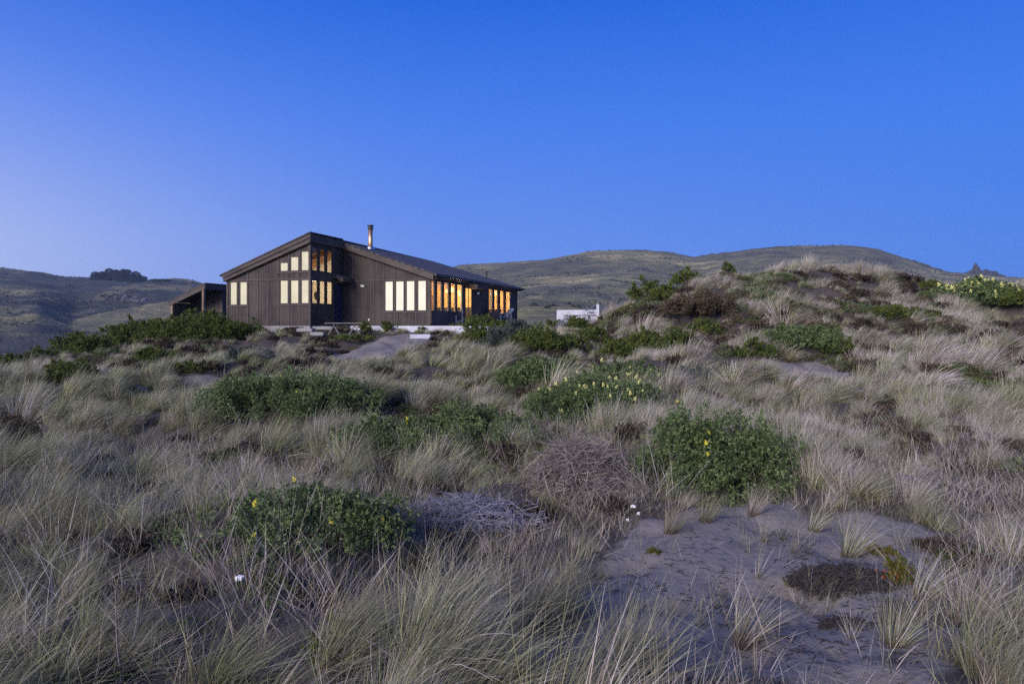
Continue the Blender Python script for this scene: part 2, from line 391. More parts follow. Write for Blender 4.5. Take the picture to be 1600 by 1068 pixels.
# hills
m, t, b = mat('hill_grass'); p = pos(t)
stretch = t.mapping(p, (0.55, 1.0, 2.6))
na = t.noise(stretch, 0.011, 6, 0.62); nb = t.noise(stretch, 0.045, 5, 0.65); nc = t.noise(p, 0.5, 3)
gcol = t.ramp(nb, [(0.34, (0.075, 0.080, 0.045)), (0.5, (0.215, 0.20, 0.088)), (0.64, (0.42, 0.36, 0.18))])
scrub = t.ramp(nc, [(0.35, (0.022, 0.028, 0.022)), (0.7, (0.045, 0.052, 0.038))])
ff = t.math('ADD', na, t.math('MULTIPLY', t.math('SUBTRACT', nb, 0.5), 0.42))
msk = t.ramp(ff, [(0.455, (0, 0, 0)), (0.50, (1, 1, 1))])
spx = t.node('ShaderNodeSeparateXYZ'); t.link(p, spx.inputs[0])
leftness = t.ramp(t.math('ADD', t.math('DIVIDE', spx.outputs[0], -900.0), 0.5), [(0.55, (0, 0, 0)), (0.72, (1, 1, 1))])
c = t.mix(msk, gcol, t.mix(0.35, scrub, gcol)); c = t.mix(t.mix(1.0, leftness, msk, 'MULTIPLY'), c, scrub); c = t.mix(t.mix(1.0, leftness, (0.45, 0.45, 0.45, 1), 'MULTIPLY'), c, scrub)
t.link(c, b.inputs['Base Color']); b.inputs['Roughness'].default_value = 1.0
bump(t, b, t.math('ADD', nb, t.math('MULTIPLY', nc, 0.35)), 0.9, 6.0); M['hill_grass'] = m

def leafmat(name, c0, c1, c2, rough=0.6, patch=None):
    """c0..c2: range of leaf colours picked per leaf"""
    m, t, b = mat(name); r = attr(t, 'rnd'); n = t.noise(pos(t), 1.4, 3)
    f = t.math('ADD', t.math('MULTIPLY', r, 0.6), t.math('MULTIPLY', n, 0.5))
    c = t.ramp(f, [(0.2, c0), (0.55, c1), (0.9, c2)])
    b.inputs['Roughness'].default_value = rough; b.inputs['Specular IOR Level'].default_value = 0.3
    t.link(c, b.inputs['Base Color'])
    tl = t.node('ShaderNodeBsdfTranslucent'); t.link(c, tl.inputs[0]); ms = t.node('ShaderNodeMixShader'); ms.inputs[0].default_value = 0.25
    t.link(b.outputs[0], ms.inputs[1]); t.link(tl.outputs[0], ms.inputs[2]); t.link(ms.outputs[0], t.n['Material Output'].inputs[0])
    M[name] = m; return m
leafmat('lupine_leaf', (0.028, 0.046, 0.020), (0.095, 0.145, 0.050), (0.30, 0.38, 0.15))
leafmat('coyote_leaf', (0.028, 0.046, 0.014), (0.075, 0.105, 0.020), (0.19, 0.22, 0.04))
leafmat('sage_leaf', (0.05, 0.065, 0.055), (0.085, 0.11, 0.09), (0.13, 0.15, 0.12))
leafmat('russet_leaf', (0.045, 0.040, 0.022), (0.10, 0.075, 0.042), (0.19, 0.15, 0.09))
leafmat('cypress_leaf', (0.012, 0.016, 0.012), (0.022, 0.028, 0.02), (0.035, 0.042, 0.03))
leafmat('ice_green', (0.05, 0.07, 0.015), (0.11, 0.12, 0.02), (0.22, 0.14, 0.03))
leafmat('ice_red', (0.30, 0.03, 0.02), (0.45, 0.08, 0.03), (0.5, 0.2, 0.06))
leafmat('hill_scrub', (0.022, 0.026, 0.020), (0.034, 0.040, 0.028), (0.055, 0.06, 0.04))

# marram grass blades
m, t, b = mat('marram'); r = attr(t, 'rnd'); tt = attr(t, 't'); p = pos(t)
zone = t.noise(p, 0.16, 4, 0.6); zone2 = t.noise(p, 0.9, 3)
dry = t.ramp(r, [(0.0, (0.05, 0.04, 0.03)), (0.22, (0.26, 0.20, 0.13)), (0.45, (0.60, 0.49, 0.35)), (0.68, (0.72, 0.62, 0.58)), (1.0, (0.90, 0.87, 0.84))])
green = t.ramp(r, [(0.0, (0.035, 0.06, 0.025)), (0.4, (0.14, 0.19, 0.065)), (0.75, (0.34, 0.38, 0.13)), (1.0, (0.58, 0.55, 0.26))])
gf = t.math('ADD', t.math('MULTIPLY', zone, 1.2), t.math('ADD', t.math('MULTIPLY', zone2, 0.5), t.math('MULTIPLY', attr(t, 'grn'), 0.65)))
oi = t.node('ShaderNodeObjectInfo').outputs['Random']; sx_ = t.node('ShaderNodeSeparateXYZ'); t.link(p, sx_.inputs[0])
east = t.math('MULTIPLY', t.math('ADD', sx_.outputs[0], 1.0), 0.14, clamp=True)
gf = t.math('ADD', t.math('SUBTRACT', gf, t.math('MULTIPLY', east, 0.22)), t.math('MULTIPLY', t.math('SUBTRACT', oi, 0.5), 0.80))
c = t.mix(t.ramp(gf, [(0.72, (0, 0, 0)), (1.18, (1, 1, 1))]), dry, green)
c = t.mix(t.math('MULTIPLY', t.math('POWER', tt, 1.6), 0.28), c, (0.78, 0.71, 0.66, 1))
sheath_shade = t.math('MULTIPLY', t.math('SUBTRACT', 0.34, tt), 3.0, clamp=True)  # brown sheaths at the blade bases, with shade between blades painted in
c = t.mix(sheath_shade, c, (0.075, 0.045, 0.028, 1)); c = t.mix(t.math('MULTIPLY', t.math('SUBTRACT', 0.55, t.math('FRACT', t.math('MULTIPLY', oi, 7.3))), 0.8, clamp=True), c, (0.17, 0.12, 0.09, 1))
t.link(c, b.inputs['Base Color']); b.inputs['Roughness'].default_value = 0.55; b.inputs['Specular IOR Level'].default_value = 0.35
tl = t.node('ShaderNodeBsdfTranslucent'); t.link(c, tl.inputs[0]); ms = t.node('ShaderNodeMixShader'); ms.inputs[0].default_value = 0.32
t.link(b.outputs[0], ms.inputs[1]); t.link(tl.outputs[0], ms.inputs[2]); t.link(ms.outputs[0], t.n['Material Output'].inputs[0]); M['marram'] = m

# ------------------------------------------------------------------ terrain meshes
def grid_mesh(name, X, Y, matname, attrs=None):
    Z = height(X, Y); ny, nx = X.shape
    V = np.stack([X.ravel(), Y.ravel(), Z.ravel()], 1); i = np.arange(ny * nx).reshape(ny, nx)
    Q = np.stack([i[:-1, :-1].ravel(), i[:-1, 1:].ravel(), i[1:, 1:].ravel(), i[1:, :-1].ravel()], 1)
    return V, Q
xs = np.concatenate([np.linspace(-64, -14, 110)[:-1], np.linspace(-14, 14, 190), np.linspace(14, 64, 110)[1:]])
ys = np.concatenate([np.linspace(-30, 3, 30)[:-1], np.linspace(3, 20, 140)[:-1], np.linspace(20, 62, 170)])
X, Y = np.meshgrid(xs, ys)
V, Q = grid_mesh('dunes', X, Y, 'dune_sand')
sm = sand_mask(X, Y).astype(float).ravel()
dunes = link('sand_dunes', np_mesh('sand_dunes', V, Q, {'sand': sm}, True), M['dune_sand']); tag(dunes, kind='structure')
S = np.linspace(-1.5, 1.5, 620); YY = np.geomspace(60.5, 1800, 330)
X = S[None, :] * YY[:, None]; Y = np.repeat(YY[:, None], len(S), 1)
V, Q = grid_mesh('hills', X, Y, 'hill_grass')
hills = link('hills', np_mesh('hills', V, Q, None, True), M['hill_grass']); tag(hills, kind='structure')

# ------------------------------------------------------------------ house
HC = Vector((-4.32, 36.0, 0.0)); HA = R(-18.2)
def hl(px, Yd, py=None):
    """house-local x, y of a photo column at depth Yd"""
    X = (px - 800) / F * Yd; dx = X - HC.x; dy = Yd - HC.y; c, s = math.cos(-HA), math.sin(-HA)
    return dx * c - dy * s, dx * s + dy * c
def hw(x, y, z=0):
    return Vector((HC.x + x * math.cos(HA) - y * math.sin(HA), HC.y + x * math.sin(HA) + y * math.cos(HA), z))
house = empty('house', HC, HA, 'dark brown wooden house with lit windows and a sloping shingled roof, standing on the dune', 'house')

def mapper(kind, off):
    # a: along the wall, z: up, d: outwards
    if kind == 'front': return lambda a, z, d: (a, off - d, z)      # faces -y
    if kind == 'back': return lambda a, z, d: (a, off + d, z)
    if kind == 'right': return lambda a, z, d: (off + d, a, z)      # faces +x
    if kind == 'left': return lambda a, z, d: (off - d, a, z)
def wall(mb, mp, a0, a1, z0, top, opens, th=0.14):
    br = sorted({a0, a1, *[o[0] for o in opens], *[o[1] for o in opens]})
    for s, e in zip(br[:-1], br[1:]):
        segs = []; zb = z0
        for o in sorted([o for o in opens if o[0] <= s + 1e-6 and o[1] >= e - 1e-6], key=lambda o: o[2]):
            segs.append((zb, zb, o[2], o[2])); zb = o[3]
        segs.append((zb, zb, top(s), top(e)))
        for zs0, ze0, zs1, ze1 in segs:
            for d in (0, -th):
                mb.poly([mp(s, zs0, d), mp(e, ze0, d), mp(e, ze1, d), mp(s, zs1, d)], [(0, 1, 2, 3)])
    for o in opens:
        c = [(o[0], o[2]), (o[1], o[2]), (o[1], o[3]), (o[0], o[3])]
        for i in range(4):
            (p, q), (r, s_) = c[i], c[(i + 1) % 4]
            mb.poly([mp(p, q, 0), mp(r, s_, 0), mp(r, s_, -th), mp(p, q, -th)], [(0, 1, 2, 3)])
def wbox(mb, mp, a0, a1, z0, z1, d0, d1, z0b=None, z1b=None):
    z0b = z0 if z0b is None else z0b; z1b = z1 if z1b is None else z1b
    mb.hexa([mp(a0, z0, d0), mp(a1, z0b, d0), mp(a1, z0b, d1), mp(a0, z0, d1), mp(a0, z1, d0), mp(a1, z1b, d0), mp(a1, z1b, d1), mp(a0, z1, d1)])
def window(mp, a0, a1, z0, z1, blind=None, label=None, din=-0.09):
    f = MB(); t_ = 0.026; a0 -= 0.025; a1 += 0.025; z0 -= 0.01; z1 += 0.01
    wbox(f, mp, a0, a1, z0, z0 + t_, din, 0.022); wbox(f, mp, a0, a1, z1 - t_, z1, din, 0.022)
    wbox(f, mp, a0, a0 + t_, z0 + t_, z1 - t_, din, 0.020); wbox(f, mp, a1 - t_, a1, z0 + t_, z1 - t_, din, 0.020)
    fo = f.build('window', M['frame_dark'], house)
    g_ = MB(); g_.poly([mp(a0 + t_, z0 + t_, -0.012), mp(a1 - t_, z0 + t_, -0.012), mp(a1 - t_, z1 - t_, -0.012), mp(a0 + t_, z1 - t_, -0.012)], [(0, 1, 2, 3)]); g_.build('pane', M['glass'], fo)
    if blind:
        k = MB(); n = 9; w_ = (a1 - a0 - 2 * t_) / n
        pts = []
        for i in range(n + 1):
            d = -0.045 - (0.012 if i % 2 else 0)
            pts.append((a0 + t_ + i * w_, d))
        vs = [mp(a, z0 + t_, d) for a, d in pts] + [mp(a, z1 - t_, d) for a, d in pts]
        k.poly(vs, [(i, i + 1, i + 1 + n + 1, i + n + 1) for i in range(n)]); k.build('blind', M[blind], fo)
    if label: fo['label'] = label
    return fo

zr = lambda x: 2.80 + 0.328 * (-x)            # underside of the right roof boards at x
zl = lambda x: 4.60 - 0.367 * (-5.22 - x)     # same, left roof
XI, XL, YP, YE = -5.22, -10.37, -3.10, 15.0
# facade (right part, behind the notch)
fr_ = mapper('front', 0.0); sidem = mapper('right', 0.0); lf = mapper('front', YP); nm = mapper('right', XI); lm = mapper('left', XL)
fac_w = [(-2.65, -2.19, 0.78, 2.36), (-2.01, -1.55, 0.78, 2.36), (-1.375, -0.915, 0.78, 2.36), (-0.70, -0.24, 0.78, 2.36)]
left_w = [(XL + 0.20, XL + 0.62, 1.08, 2.28), (XL + 0.82, XL + 1.26, 1.08, 2.28)]
bp = [XL + 0.06 + i * 0.637 for i in range(9)]     # bay boundaries of the left block
low = [(bp[5] + 0.10, bp[6] - 0.08, 1.12, 2.31), (bp[6] + 0.10, bp[7] - 0.08, 1.12, 2.31), (bp[7] + 0.10, bp[8] - 0.06, 1.12, 2.31)]
upp = [(bp[5] + 0.10, bp[6] - 0.08, 2.79, 3.22), (bp[6] + 0.10, bp[7] - 0.08, 2.79, 3.50), (bp[7] + 0.10, bp[8] - 0.06, 2.79, 3.76)]
not_a = [(YP + a, YP + b_) for a, b_ in ((0.15, 0.62), (0.82, 1.29), (1.49, 1.96))]
not_w = [(a, b_, 1.12, 2.30) for a, b_ in not_a] + [(a, b_, 2.80, 3.95) for a, b_ in not_a] + [(YP + 2.14, YP + 2.98, 0.04, 2.22)]
def vpx(px):
    r_ = (px - 800) / F; return (HC.x - HC.y * r_) / (math.cos(HA) * r_ + math.sin(HA))
side_w = []
for a, b_ in ((672.8, 679.7), (682.7, 691), (693.6, 701.8), (704.4, 711.8), (714.2, 722)):
    side_w.append((max(vpx(a), 0.12), vpx(b_), 0.78, 2.37))
slide = (vpx(726.6), vpx(737), 0.05, 2.30)
for a, b_ in ((763.7, 769), (772.3, 778.4), (781.2, 787.9), (790.4, 797)): side_w.append((vpx(a), vpx(b_), 0.78, 2.37))
wl = MB()
wall(wl, fr_, XI, 0.0, 0, lambda a: zr(a) - 0.10, fac_w)
wall(wl, sidem, 0.0, YE, 0, lambda a: 2.74, side_w + [slide], 0.04)
wall(wl, lf, XL, XI, 0, lambda a: zl(a) - 0.10, left_w + low + upp)
wall(wl, nm, YP, 0.0, 0, lambda a: 4.50, not_w, 0.05)
wall(wl, lm, YP, 11.0, 0, lambda a: zl(XL) - 0.10, [])
wall(wl, mapper('back', YE), -8.0, 0.0, 0, lambda a: 2.72, [])
wall(wl, mapper('back', 11.0), XL, XI, 0, lambda a: zl(a) - 0.12, [])
# battens, belts and corner boards
n_panel = len(wl.f)
def batten(mp, a, z0, z1, w_=0.055, d=0.028): wbox(wl, mp, a - w_ / 2, a + w_ / 2, z0, z1, 0.001, d)
for i, a in enumerate([-0.16 - 0.637 * k for k in range(8)]):
    batten(fr_, a, 0, 2.40); batten(fr_, a, 2.46, zr(a) - 0.12)
wbox(wl, fr_, XI + 0.03, 0.0, 2.40, 2.46, 0.001, 0.034)
wbox(wl, fr_, -2.75, -0.12, 0.68, 0.745, 0.001, 0.036)
wbox(wl, fr_, -0.11, 0.02, 0, zr(0) - 0.12, 0.001, 0.040)
for i, a in enumerate(bp):
    batten(lf, a, 0, 2.34, 0.06); batten(lf, a, 2.40, zl(a) - 0.13, 0.06)
    if i in (5, 6, 7): batten(lf, a, 2.40, 2.70, 0.06)
wbox(wl, lf, XL, XI, 2.34, 2.40, 0.001, 0.034)
wbox(wl, lf, bp[5], XI, 2.68, 2.74, 0.001, 0.036)
wbox(wl, lf, bp[5], XI, 1.02, 1.08, 0.001, 0.036); wbox(wl, lf, XL, bp[2], 0.98, 1.04, 0.001, 0.036)
wbox(wl, lf, XL - 0.02, XL + 0.07, 0, zl(XL) - 0.12, 0.001, 0.042); wbox(wl, lf, XI - 0.09, XI + 0.02, 0, 4.42, 0.001, 0.042)
for a in (YP + 0.72, YP + 1.39, YP + 2.05): batten(nm, a, 0, 2.34, 0.07); batten(nm, a, 2.74, 4.2, 0.07)
wbox(wl, nm, YP + 0.02, YP + 2.05, 2.34, 2.74, 0.001, 0.030)
wbox(wl, nm, YP, YP + 0.09, 0, 4.45, 0.001, 0.040)
for a in [0.05] + [(side_w[i][1] + side_w[i + 1][0]) / 2 for i in range(4)] + [side_w[4][1] + 0.12]: batten(sidem, a, 0, 2.42, 0.08)
a = slide[1] + 0.25
while a < side_w[5][0]: batten(sidem, a, 0, 2.42); a += 0.62
for i in range(5, 8): batten(sidem, (side_w[i][1] + side_w[i + 1][0]) / 2, 0, 2.42, 0.08)
batten(sidem, side_w[8][1] + 0.15, 0, 2.42, 0.08); batten(sidem, YE - 0.05, 0, 2.42, 0.1)
wbox(wl, sidem, 0.0, YE, 2.42, 2.50, 0.001, 0.034)
wo_ = wl.build('wall', M['siding'], house); wo_.data.materials.append(M['trim'])
for p_ in wo_.data.polygons[n_panel:]: p_.material_index = 1
# fascia boards
fb = MB()
wbox(fb, fr_, XI + 0.12, 0.32, zr(XI) - 0.33, zr(XI), 0.26, 0.30, zr(0.32) - 0.33, zr(0.32) - 0.01)
wbox(fb, fr_, XI + 0.12, 0.32, zr(XI) - 0.33, zr(XI) - 0.2, 0.0, 0.26, zr(0.32) - 0.33, zr(0.32) - 0.2)
xl_ = XL - 0.12
wbox(fb, lf, xl_, XI + 0.12, zl(xl_) - 0.17, zl(xl_), 0.19, 0.24, zl(XI) - 0.18, zl(XI))
wbox(fb, lf, xl_, XI + 0.12, zl(xl_) - 0.36, zl(xl_) - 0.172, 0.14, 0.18, zl(XI) - 0.40, zl(XI) - 0.182)
wbox(fb, lf, xl_, XI + 0.12, zl(xl_) - 0.36, zl(xl_) - 0.25, 0.0, 0.14, zl(XI) - 0.40, zl(XI) - 0.25)
wbox(fb, nm, YP - 0.24, -0.26, zl(XI) - 0.40, zl(XI), 0.12, 0.16)
wbox(fb, nm, YP - 0.20, -0.26, zl(XI) - 0.40, zl(XI) - 0.3, 0.0, 0.12)
wbox(fb, sidem, -0.26, YE + 0.3, 2.50, 2.70, 0.30, 0.34)
wbox(fb, sidem, -0.26, YE + 0.3, 2.50, 2.53, 0.03, 0.30)
fb.build('fascia', M['trim'], house)
# roofs
def slab(pts, th): # pts: top corners
    k = MB(); n = len(pts); lo = [(p[0], p[1], p[2] - th) for p in pts]
    k.poly(pts + lo, [tuple(range(n)), tuple(reversed(range(n, 2 * n)))] + [(i, (i + 1) % n, (i + 1) % n + n, i + n) for i in range(n)]); return k
e = 0.06
slab([(0.42, -0.33, zr(0.42) + e), (0.42, YE + 0.35, zr(0.42) + e), (XI, 11.6, zr(XI) + e), (XI, -0.33, zr(XI) + e)], 0.07).build('roof', M['shingles'], house)
slab([(XI, 11.6, zr(XI) + e), (0.42, YE + 0.35, zr(0.42) + e), (-8.2, YE + 0.35, 2.9)], 0.07).build('roof', M['shingles'], house)
slab([(XI + 0.165, YP - 0.27, zl(XI) + e + 0.06), (XI + 0.165, -0.3, zl(XI) + e + 0.06), (XI, -0.3, zl(XI) + e + 0.03), (XI, 11.6, zr(XI) + e), (XL - 0.18, 11.6, zl(XL - 0.18) + e), (XL - 0.18, YP - 0.27, zl(XL - 0.18) + e)], 0.06).build('roof', M['shingles'], house)
gt = MB(); gt.box(0.42, 0.52, -0.35, YE + 0.38, zr(0.42) - 0.08, zr(0.42) + 0.04); gt.build('gutter', M['roof_gutter'], house)
gt = MB(); gt.box(XL - 0.26, XL - 0.185, YP - 0.3, 11, zl(XL - .2) - 0.05, zl(XL - .2) + 0.04); gt.build('gutter', M['roof_gutter'], house)
dp = MB(); dp.tube([(0.47, -0.20, 2.60), (0.47, -0.2, 2.45), (0.10, -0.10, 2.25), (0.10, -0.10, 0.1)], 0.035, 8); dp.build('downspout', M['trim'], house)
# canopies
def canopy(mp, a0, a1, z_in, z_out, dep):
    k = MB(); wbox2 = lambda d0, d1, za, zb, th, s, e_: k.hexa([mp(s, za - th, d0), mp(e_, za - th, d0), mp(e_, zb - th, d1), mp(s, zb - th, d1), mp(s, za, d0), mp(e_, za, d0), mp(e_, zb, d1), mp(s, zb, d1)])
    wbox2(0.04, dep + 0.05, z_in, z_out, 0.05, a0 - 0.04, a1)
    r_ = k.build('canopy_roof', M['shingles'], house)
    k2 = MB()
    k2.hexa([mp(a0, z_in - .22, .04), mp(a0 + .04, z_in - .22, .04), mp(a0 + .04, z_out - .2, dep), mp(a0, z_out - .2, dep), mp(a0, z_in - .052, .04), mp(a0 + .04, z_in - .052, .04), mp(a0 + .04, z_out - .052, dep), mp(a0, z_out - .052, dep)])
    wbox(k2, mp, a0 + 0.04, a1, z_out - 0.19, z_out - 0.055, dep - 0.04, dep)
    wbox(k2, mp, a0 + 0.04, a1, z_out - 0.20, z_out - 0.17, 0.04, dep - 0.04)
    k2.build('canopy_frame', M['trim'], house)
canopy(nm, YP + 2.0, -0.04, 2.78, 2.52, 0.64)
canopy(sidem, 4.69, 6.6, 2.50, 2.40, 0.85)
# windows
for wv in fac_w: window(fr_, *wv, 'blind_warm')
for wv in left_w + low + upp: window(lf, *wv, 'blind_cream')
for wv in not_w[:6]: window(nm, *wv, din=-0.02)
for wv in side_w: window(sidem, *wv, din=-0.02)
# sliding door
k = MB(); a0, a1, z0, z1 = slide
wbox(k, sidem, a0, a1, z0, z0 + .06, -.02, .02); wbox(k, sidem, a0, a1, z1 - .06, z1, -.02, .02)
for a in (a0, (a0 + a1) / 2 - 0.03, a1 - 0.06): wbox(k, sidem, a, a + 0.06, z0 + .06, z1 - .06, -.02, .018)
sdo = k.build('sliding_door', M['frame_dark'], house)
k = MB(); k.poly([sidem(a0, z0, -.005), sidem(a1, z0, -.005), sidem(a1, z1, -.005), sidem(a0, z1, -.005)], [(0, 1, 2, 3)]); k.build('pane', M['glass'], sdo)
# entrance door
k = MB(); wbox(k, nm, YP + 2.14, YP + 2.98, 0.04, 2.22, -0.06, -0.01)
for zz in (0.25, 1.25): wbox(k, nm, YP + 2.28, YP + 2.84, zz, zz + 0.75, -0.01, 0.006)
do = k.build('door', M['door_blue'], house, 0)
k = MB(); k.tube([nm(YP + 2.88, 1.02, 0.0), nm(YP + 2.88, 1.02, 0.05), nm(YP + 2.80, 1.02, 0.05)], 0.012, 8); k.build('handle', M['galvanised'], do)
# chimney flue and vent
cx, cyy = -4.7, 2.0; zb = zr(cx)
fl = MB(); fl.tube([(cx, cyy, zb - 0.3), (cx, cyy, zb + 1.22)], 0.125, 20); flo = fl.build('chimney', M['sunset_metal'], house, smooth=True)
k = MB(); k.tube([(cx, cyy, zb + 0.0), (cx, cyy, zb + 0.14), (cx, cyy, zb + 0.2)], [0.26, 0.22, 0.15], 20); k.build('flashing', M['galvanised'], flo)
k = MB(); k.tube([(cx, cyy, zb + 1.2), (cx, cyy, zb + 1.28)], 0.165, 20); k.tube([(cx, cyy, zb + 1.28), (cx, cyy, zb + 1.36)], 0.12, 20); k.tube([(cx, cyy, zb + 1.36), (cx, cyy, zb + 1.42)], 0.19, 20); k.build('cap', M['black_metal'], flo)
k = MB(); k.tube([(-1.35, 12.2, zr(-1.35)), (-1.35, 12.2, zr(-1.35) + 0.5)], 0.05, 10); k.tube([(-1.35, 12.2, zr(-1.35) + 0.5), (-1.35, 12.2, zr(-1.35) + 0.56)], 0.08, 10); k.build('vent_pipe', M['black_metal'], house)
# wall lamps and hose bib
def wall_lamp(mp, a, z):
    k = MB(); wbox(k, mp, a - 0.11, a + 0.11, z - 0.02, z + 0.07, 0.0, 0.12); o = k.build('wall_lamp', M['galvanised'], house, 0.01)
    k = MB(); wbox(k, mp, a - 0.09, a + 0.09, z - 0.05, z - 0.022, 0.01, 0.11); k.build('lens', M['porch_lens'], o)
wall_lamp(fr_, -3.99, 2.13); wall_lamp(sidem, 6.9, 2.02)
k = MB(); wbox(k, fr_, -3.66, -3.58, 0.25, 0.36, 0.0, 0.06); k.build('outlet', M['galvanised'], house)
# foundation
k = MB(); k.box(XL + 0.05, XI - 0.05, YP + 0.05, 10.9, -0.8, -0.002); k.box(XI - 0.05, -0.05, 0.05, YE - 0.05, -0.8, -0.004); k.build('foundation', M['grey_plaster'], house)
# interior, seen through the clear windows
k = MB(); k.box(XI + 0.1, -0.14, 0.14, YE - 0.15, 0.0, 0.03); k.box(XL + 0.15, XI - 0.14, YP + 0.15, 10.8, 0.0, 0.03); k.build('inside_floor', M['interior_floor'], house)
k = MB(); k.box(-4.3, -4.2, 0.15, 14.8, 0.03, 2.9); k.box(-4.2, -0.15, 9.6, 9.7, 0.03, 2.7); k.box(-4.2, -0.16, 14.80, 14.84, 0.03, 2.7); k.build('inside_wall', M['interior_amber'], house)
k = MB(); k.hexa([(-4.3, .15, 2.95), (-.15, .15, 2.66), (-.15, 14.8, 2.66), (-4.3, 14.8, 2.95), (-4.3, .15, 3.0), (-.15, .15, 2.71), (-.15, 14.8, 2.71), (-4.3, 14.8, 3.0)]); k.build('ceiling', M['interior_amber'], house)
k = MB(); k.box(-8.0, -7.95, YP + .15, 3.0, 0.03, 3.4); k.box(-8, XI - .16, 1.2, 1.25, 0.03, 4.0); k.build('inside_wall', M['interior_white'], house)
k = MB(); k.hexa([(XL + .2, YP + .16, zl(XL) - .2), (XI - .15, YP + .16, zl(XI) - .34), (XI - .15, 1.2, zl(XI) - .34), (XL + .2, 1.2, zl(XL) - .2), (XL + .2, YP + .16, zl(XL) - .15), (XI - .15, YP + .16, zl(XI) - .28), (XI - .15, 1.2, zl(XI) - .28), (XL + .2, 1.2, zl(XL) - .15)]); k.build('ceiling', M['beam'], house)
for yy in (YP + 0.75, YP + 1.7, YP + 2.7):
    k = MB(); k.hexa([(-9.5, yy, 2.45), (XI - .15, yy, 3.75), (XI - .15, yy + .1, 3.75), (-9.5, yy + .1, 2.45), (-9.5, yy, 2.75), (XI - .15, yy, 4.15), (XI - .15, yy + .1, 4.15), (-9.5, yy + .1, 2.75)]); k.build('rafter', M['beam'], house)


def point(name, loc, power, col=(1, 0.73, 0.40), rad=0.12, parent=None):
    l = bpy.data.lights.new(name, 'POINT'); l.energy = power; l.color = col; l.shadow_soft_size = rad
    o = bpy.data.objects.new(name, l); COL.objects.link(o); o.location = loc
    if parent: o.parent = parent
    return o
def pendant(px, Yd, py, label, power=60, r=0.13, kind='pendant_lamp'):
    X = (px - 800) / F * Yd; z = (HZ - py) / F * Yd
    root = empty(kind, (X, Yd, z), 0, label, 'lamp', 'lamps lit inside the house')
    k = MB(); k.tube([(0, 0, r * 0.9), (0, 0, max(0.05, 2.66 - z))], 0.008, 6); k.build('cord', M['black_metal'], root)
    k = MB(); k.tube([(0, 0, r), (0, 0, r * .8), (0, 0, r * .3), (0, 0, -r * .5), (0, 0, -r * .62)], [r * .2, r * .55, r * .95, r * 1.15, r * 1.1], 18); k.build('lamp_shade', M['shade_glow'], root, smooth=True)
    k = MB(); k.tube([(0, 0, -r * .64), (0, 0, -r * .8), (0, 0, -r * 1.0)], [r * .5, r * .5, r * .2], 14); k.build('bulb', M['bulb'], root)
    point('lamp_light', (0, 0, -r * 1.6), power, parent=root)
pendant(718.5, 41.8, 457, 'brightest amber pendant lamp, glowing in the window just left of the sliding door', 90, 0.17)
pendant(706.5, 40.6, 452, 'white-hot pendant lamp in the fourth window of the side wall', 60, 0.13)
pendant(698, 40.0, 454, 'small dim orange pendant lamp in the third window of the side wall', 40, 0.09)
pendant(766, 48.0, 456, 'tall amber lamp in the first of the four far windows', 90, 0.17)
pendant(775.5, 48.9, 457, 'second amber lamp in the far group of four windows', 50, 0.14)
point('room_light', hw(-2.4, 2.6, 2.1), 230)
point('room_light', hw(-2.2, 7.6, 2.1), 200)
point('room_light', hw(-2.2, 12.4, 2.1), 150)
point('room_light', hw(-6.4, -1.2, 1.9), 170, (1, 0.86, 0.62))
# things seen inside
for i, (a, b_, _, _) in enumerate(side_w):
    k = MB(); k.box(-0.13, -0.045, b_ + 0.04, b_ + 0.09, 0.03, 2.5); k.build('jamb', M['interior_white'], house)
k = MB(); k.box(-4.19, -3.85, 3.3, 6.4, 0.03, 1.05); k.box(-4.19, -3.9, 7.0, 9.2, 0.03, 2.0); k.build('inside_cabinet', M['beam'], house)
for yy, zz, s_ in ((1.2, 1.35, 0.32), (4.6, 1.5, 0.42), (8.0, 2.2, 0.2), (11.2, 1.5, 0.35), (13.2, 1.4, 0.4)):
    k = MB(); k.box(-4.19, -4.16, yy - s_, yy + s_, zz - s_ * .8, zz + s_ * .8); k.build('inside_picture', M['wicker'] if s_ > .33 else M['grey_plaster'], house)
k = MB(); k.box(-4.1, -1.2, 9.52, 9.58, 0.03, 1.2); k.build('inside_counter', M['frame_dark'], house)
for x_, y_ in ((-1.3, 2.2), (-1.1, 4.3), (-1.5, 12.0), (-1.2, 13.4)):
    k = MB(); k.box(x_ - .22, x_ + .22, y_ - .22, y_ + .22, 0.40, 0.46); k.box(x_ - .22, x_ + .22, y_ + .2, y_ + .25, 0.46, 1.05)
    for sx in (-.2, .17):
        for sy in (-.2, .17): k.box(x_ + sx, x_ + sx + .03, y_ + sy, y_ + sy + .03, 0.03, 0.40)
    o = k.build('dining_chair', M['frame_dark'], None); o.location = HC; o.rotation_euler = (0, 0, HA); tag(o, 'dark chair seen as a silhouette %s' % {2.2: 'inside the first window of the side wall', 4.3: 'inside the fourth window of the side wall', 12.0: 'inside the nearer pair of the far side windows', 13.4: 'inside the last far side windows'}[y_], 'chair', 'chairs inside the lit rooms')
k = MB(); ring = [(0, 0.20 * math.cos(t_), 0.20 * math.sin(t_)) for t_ in np.linspace(0, 2 * math.pi, 25)]; k.tube(ring, 0.035, 8, False)
k.tube([(0.0, 0, 0), (0.03, 0, 0)], 0.16, 18)
ro = k.build('wall_basket', M['beam'], None, smooth=True); ro.location = hw(-5.6, YP + 1.12, 1.55); ro.rotation_euler = (0, 0, HA)
tag(ro, 'round tan woven disc hanging behind the middle lower window beside the entrance', 'basket')
wood('shed_post', (0.11, 0.075, 0.05), (0.22, 0.16, 0.115))  # warm light falling on the posts is put into this lighter brown
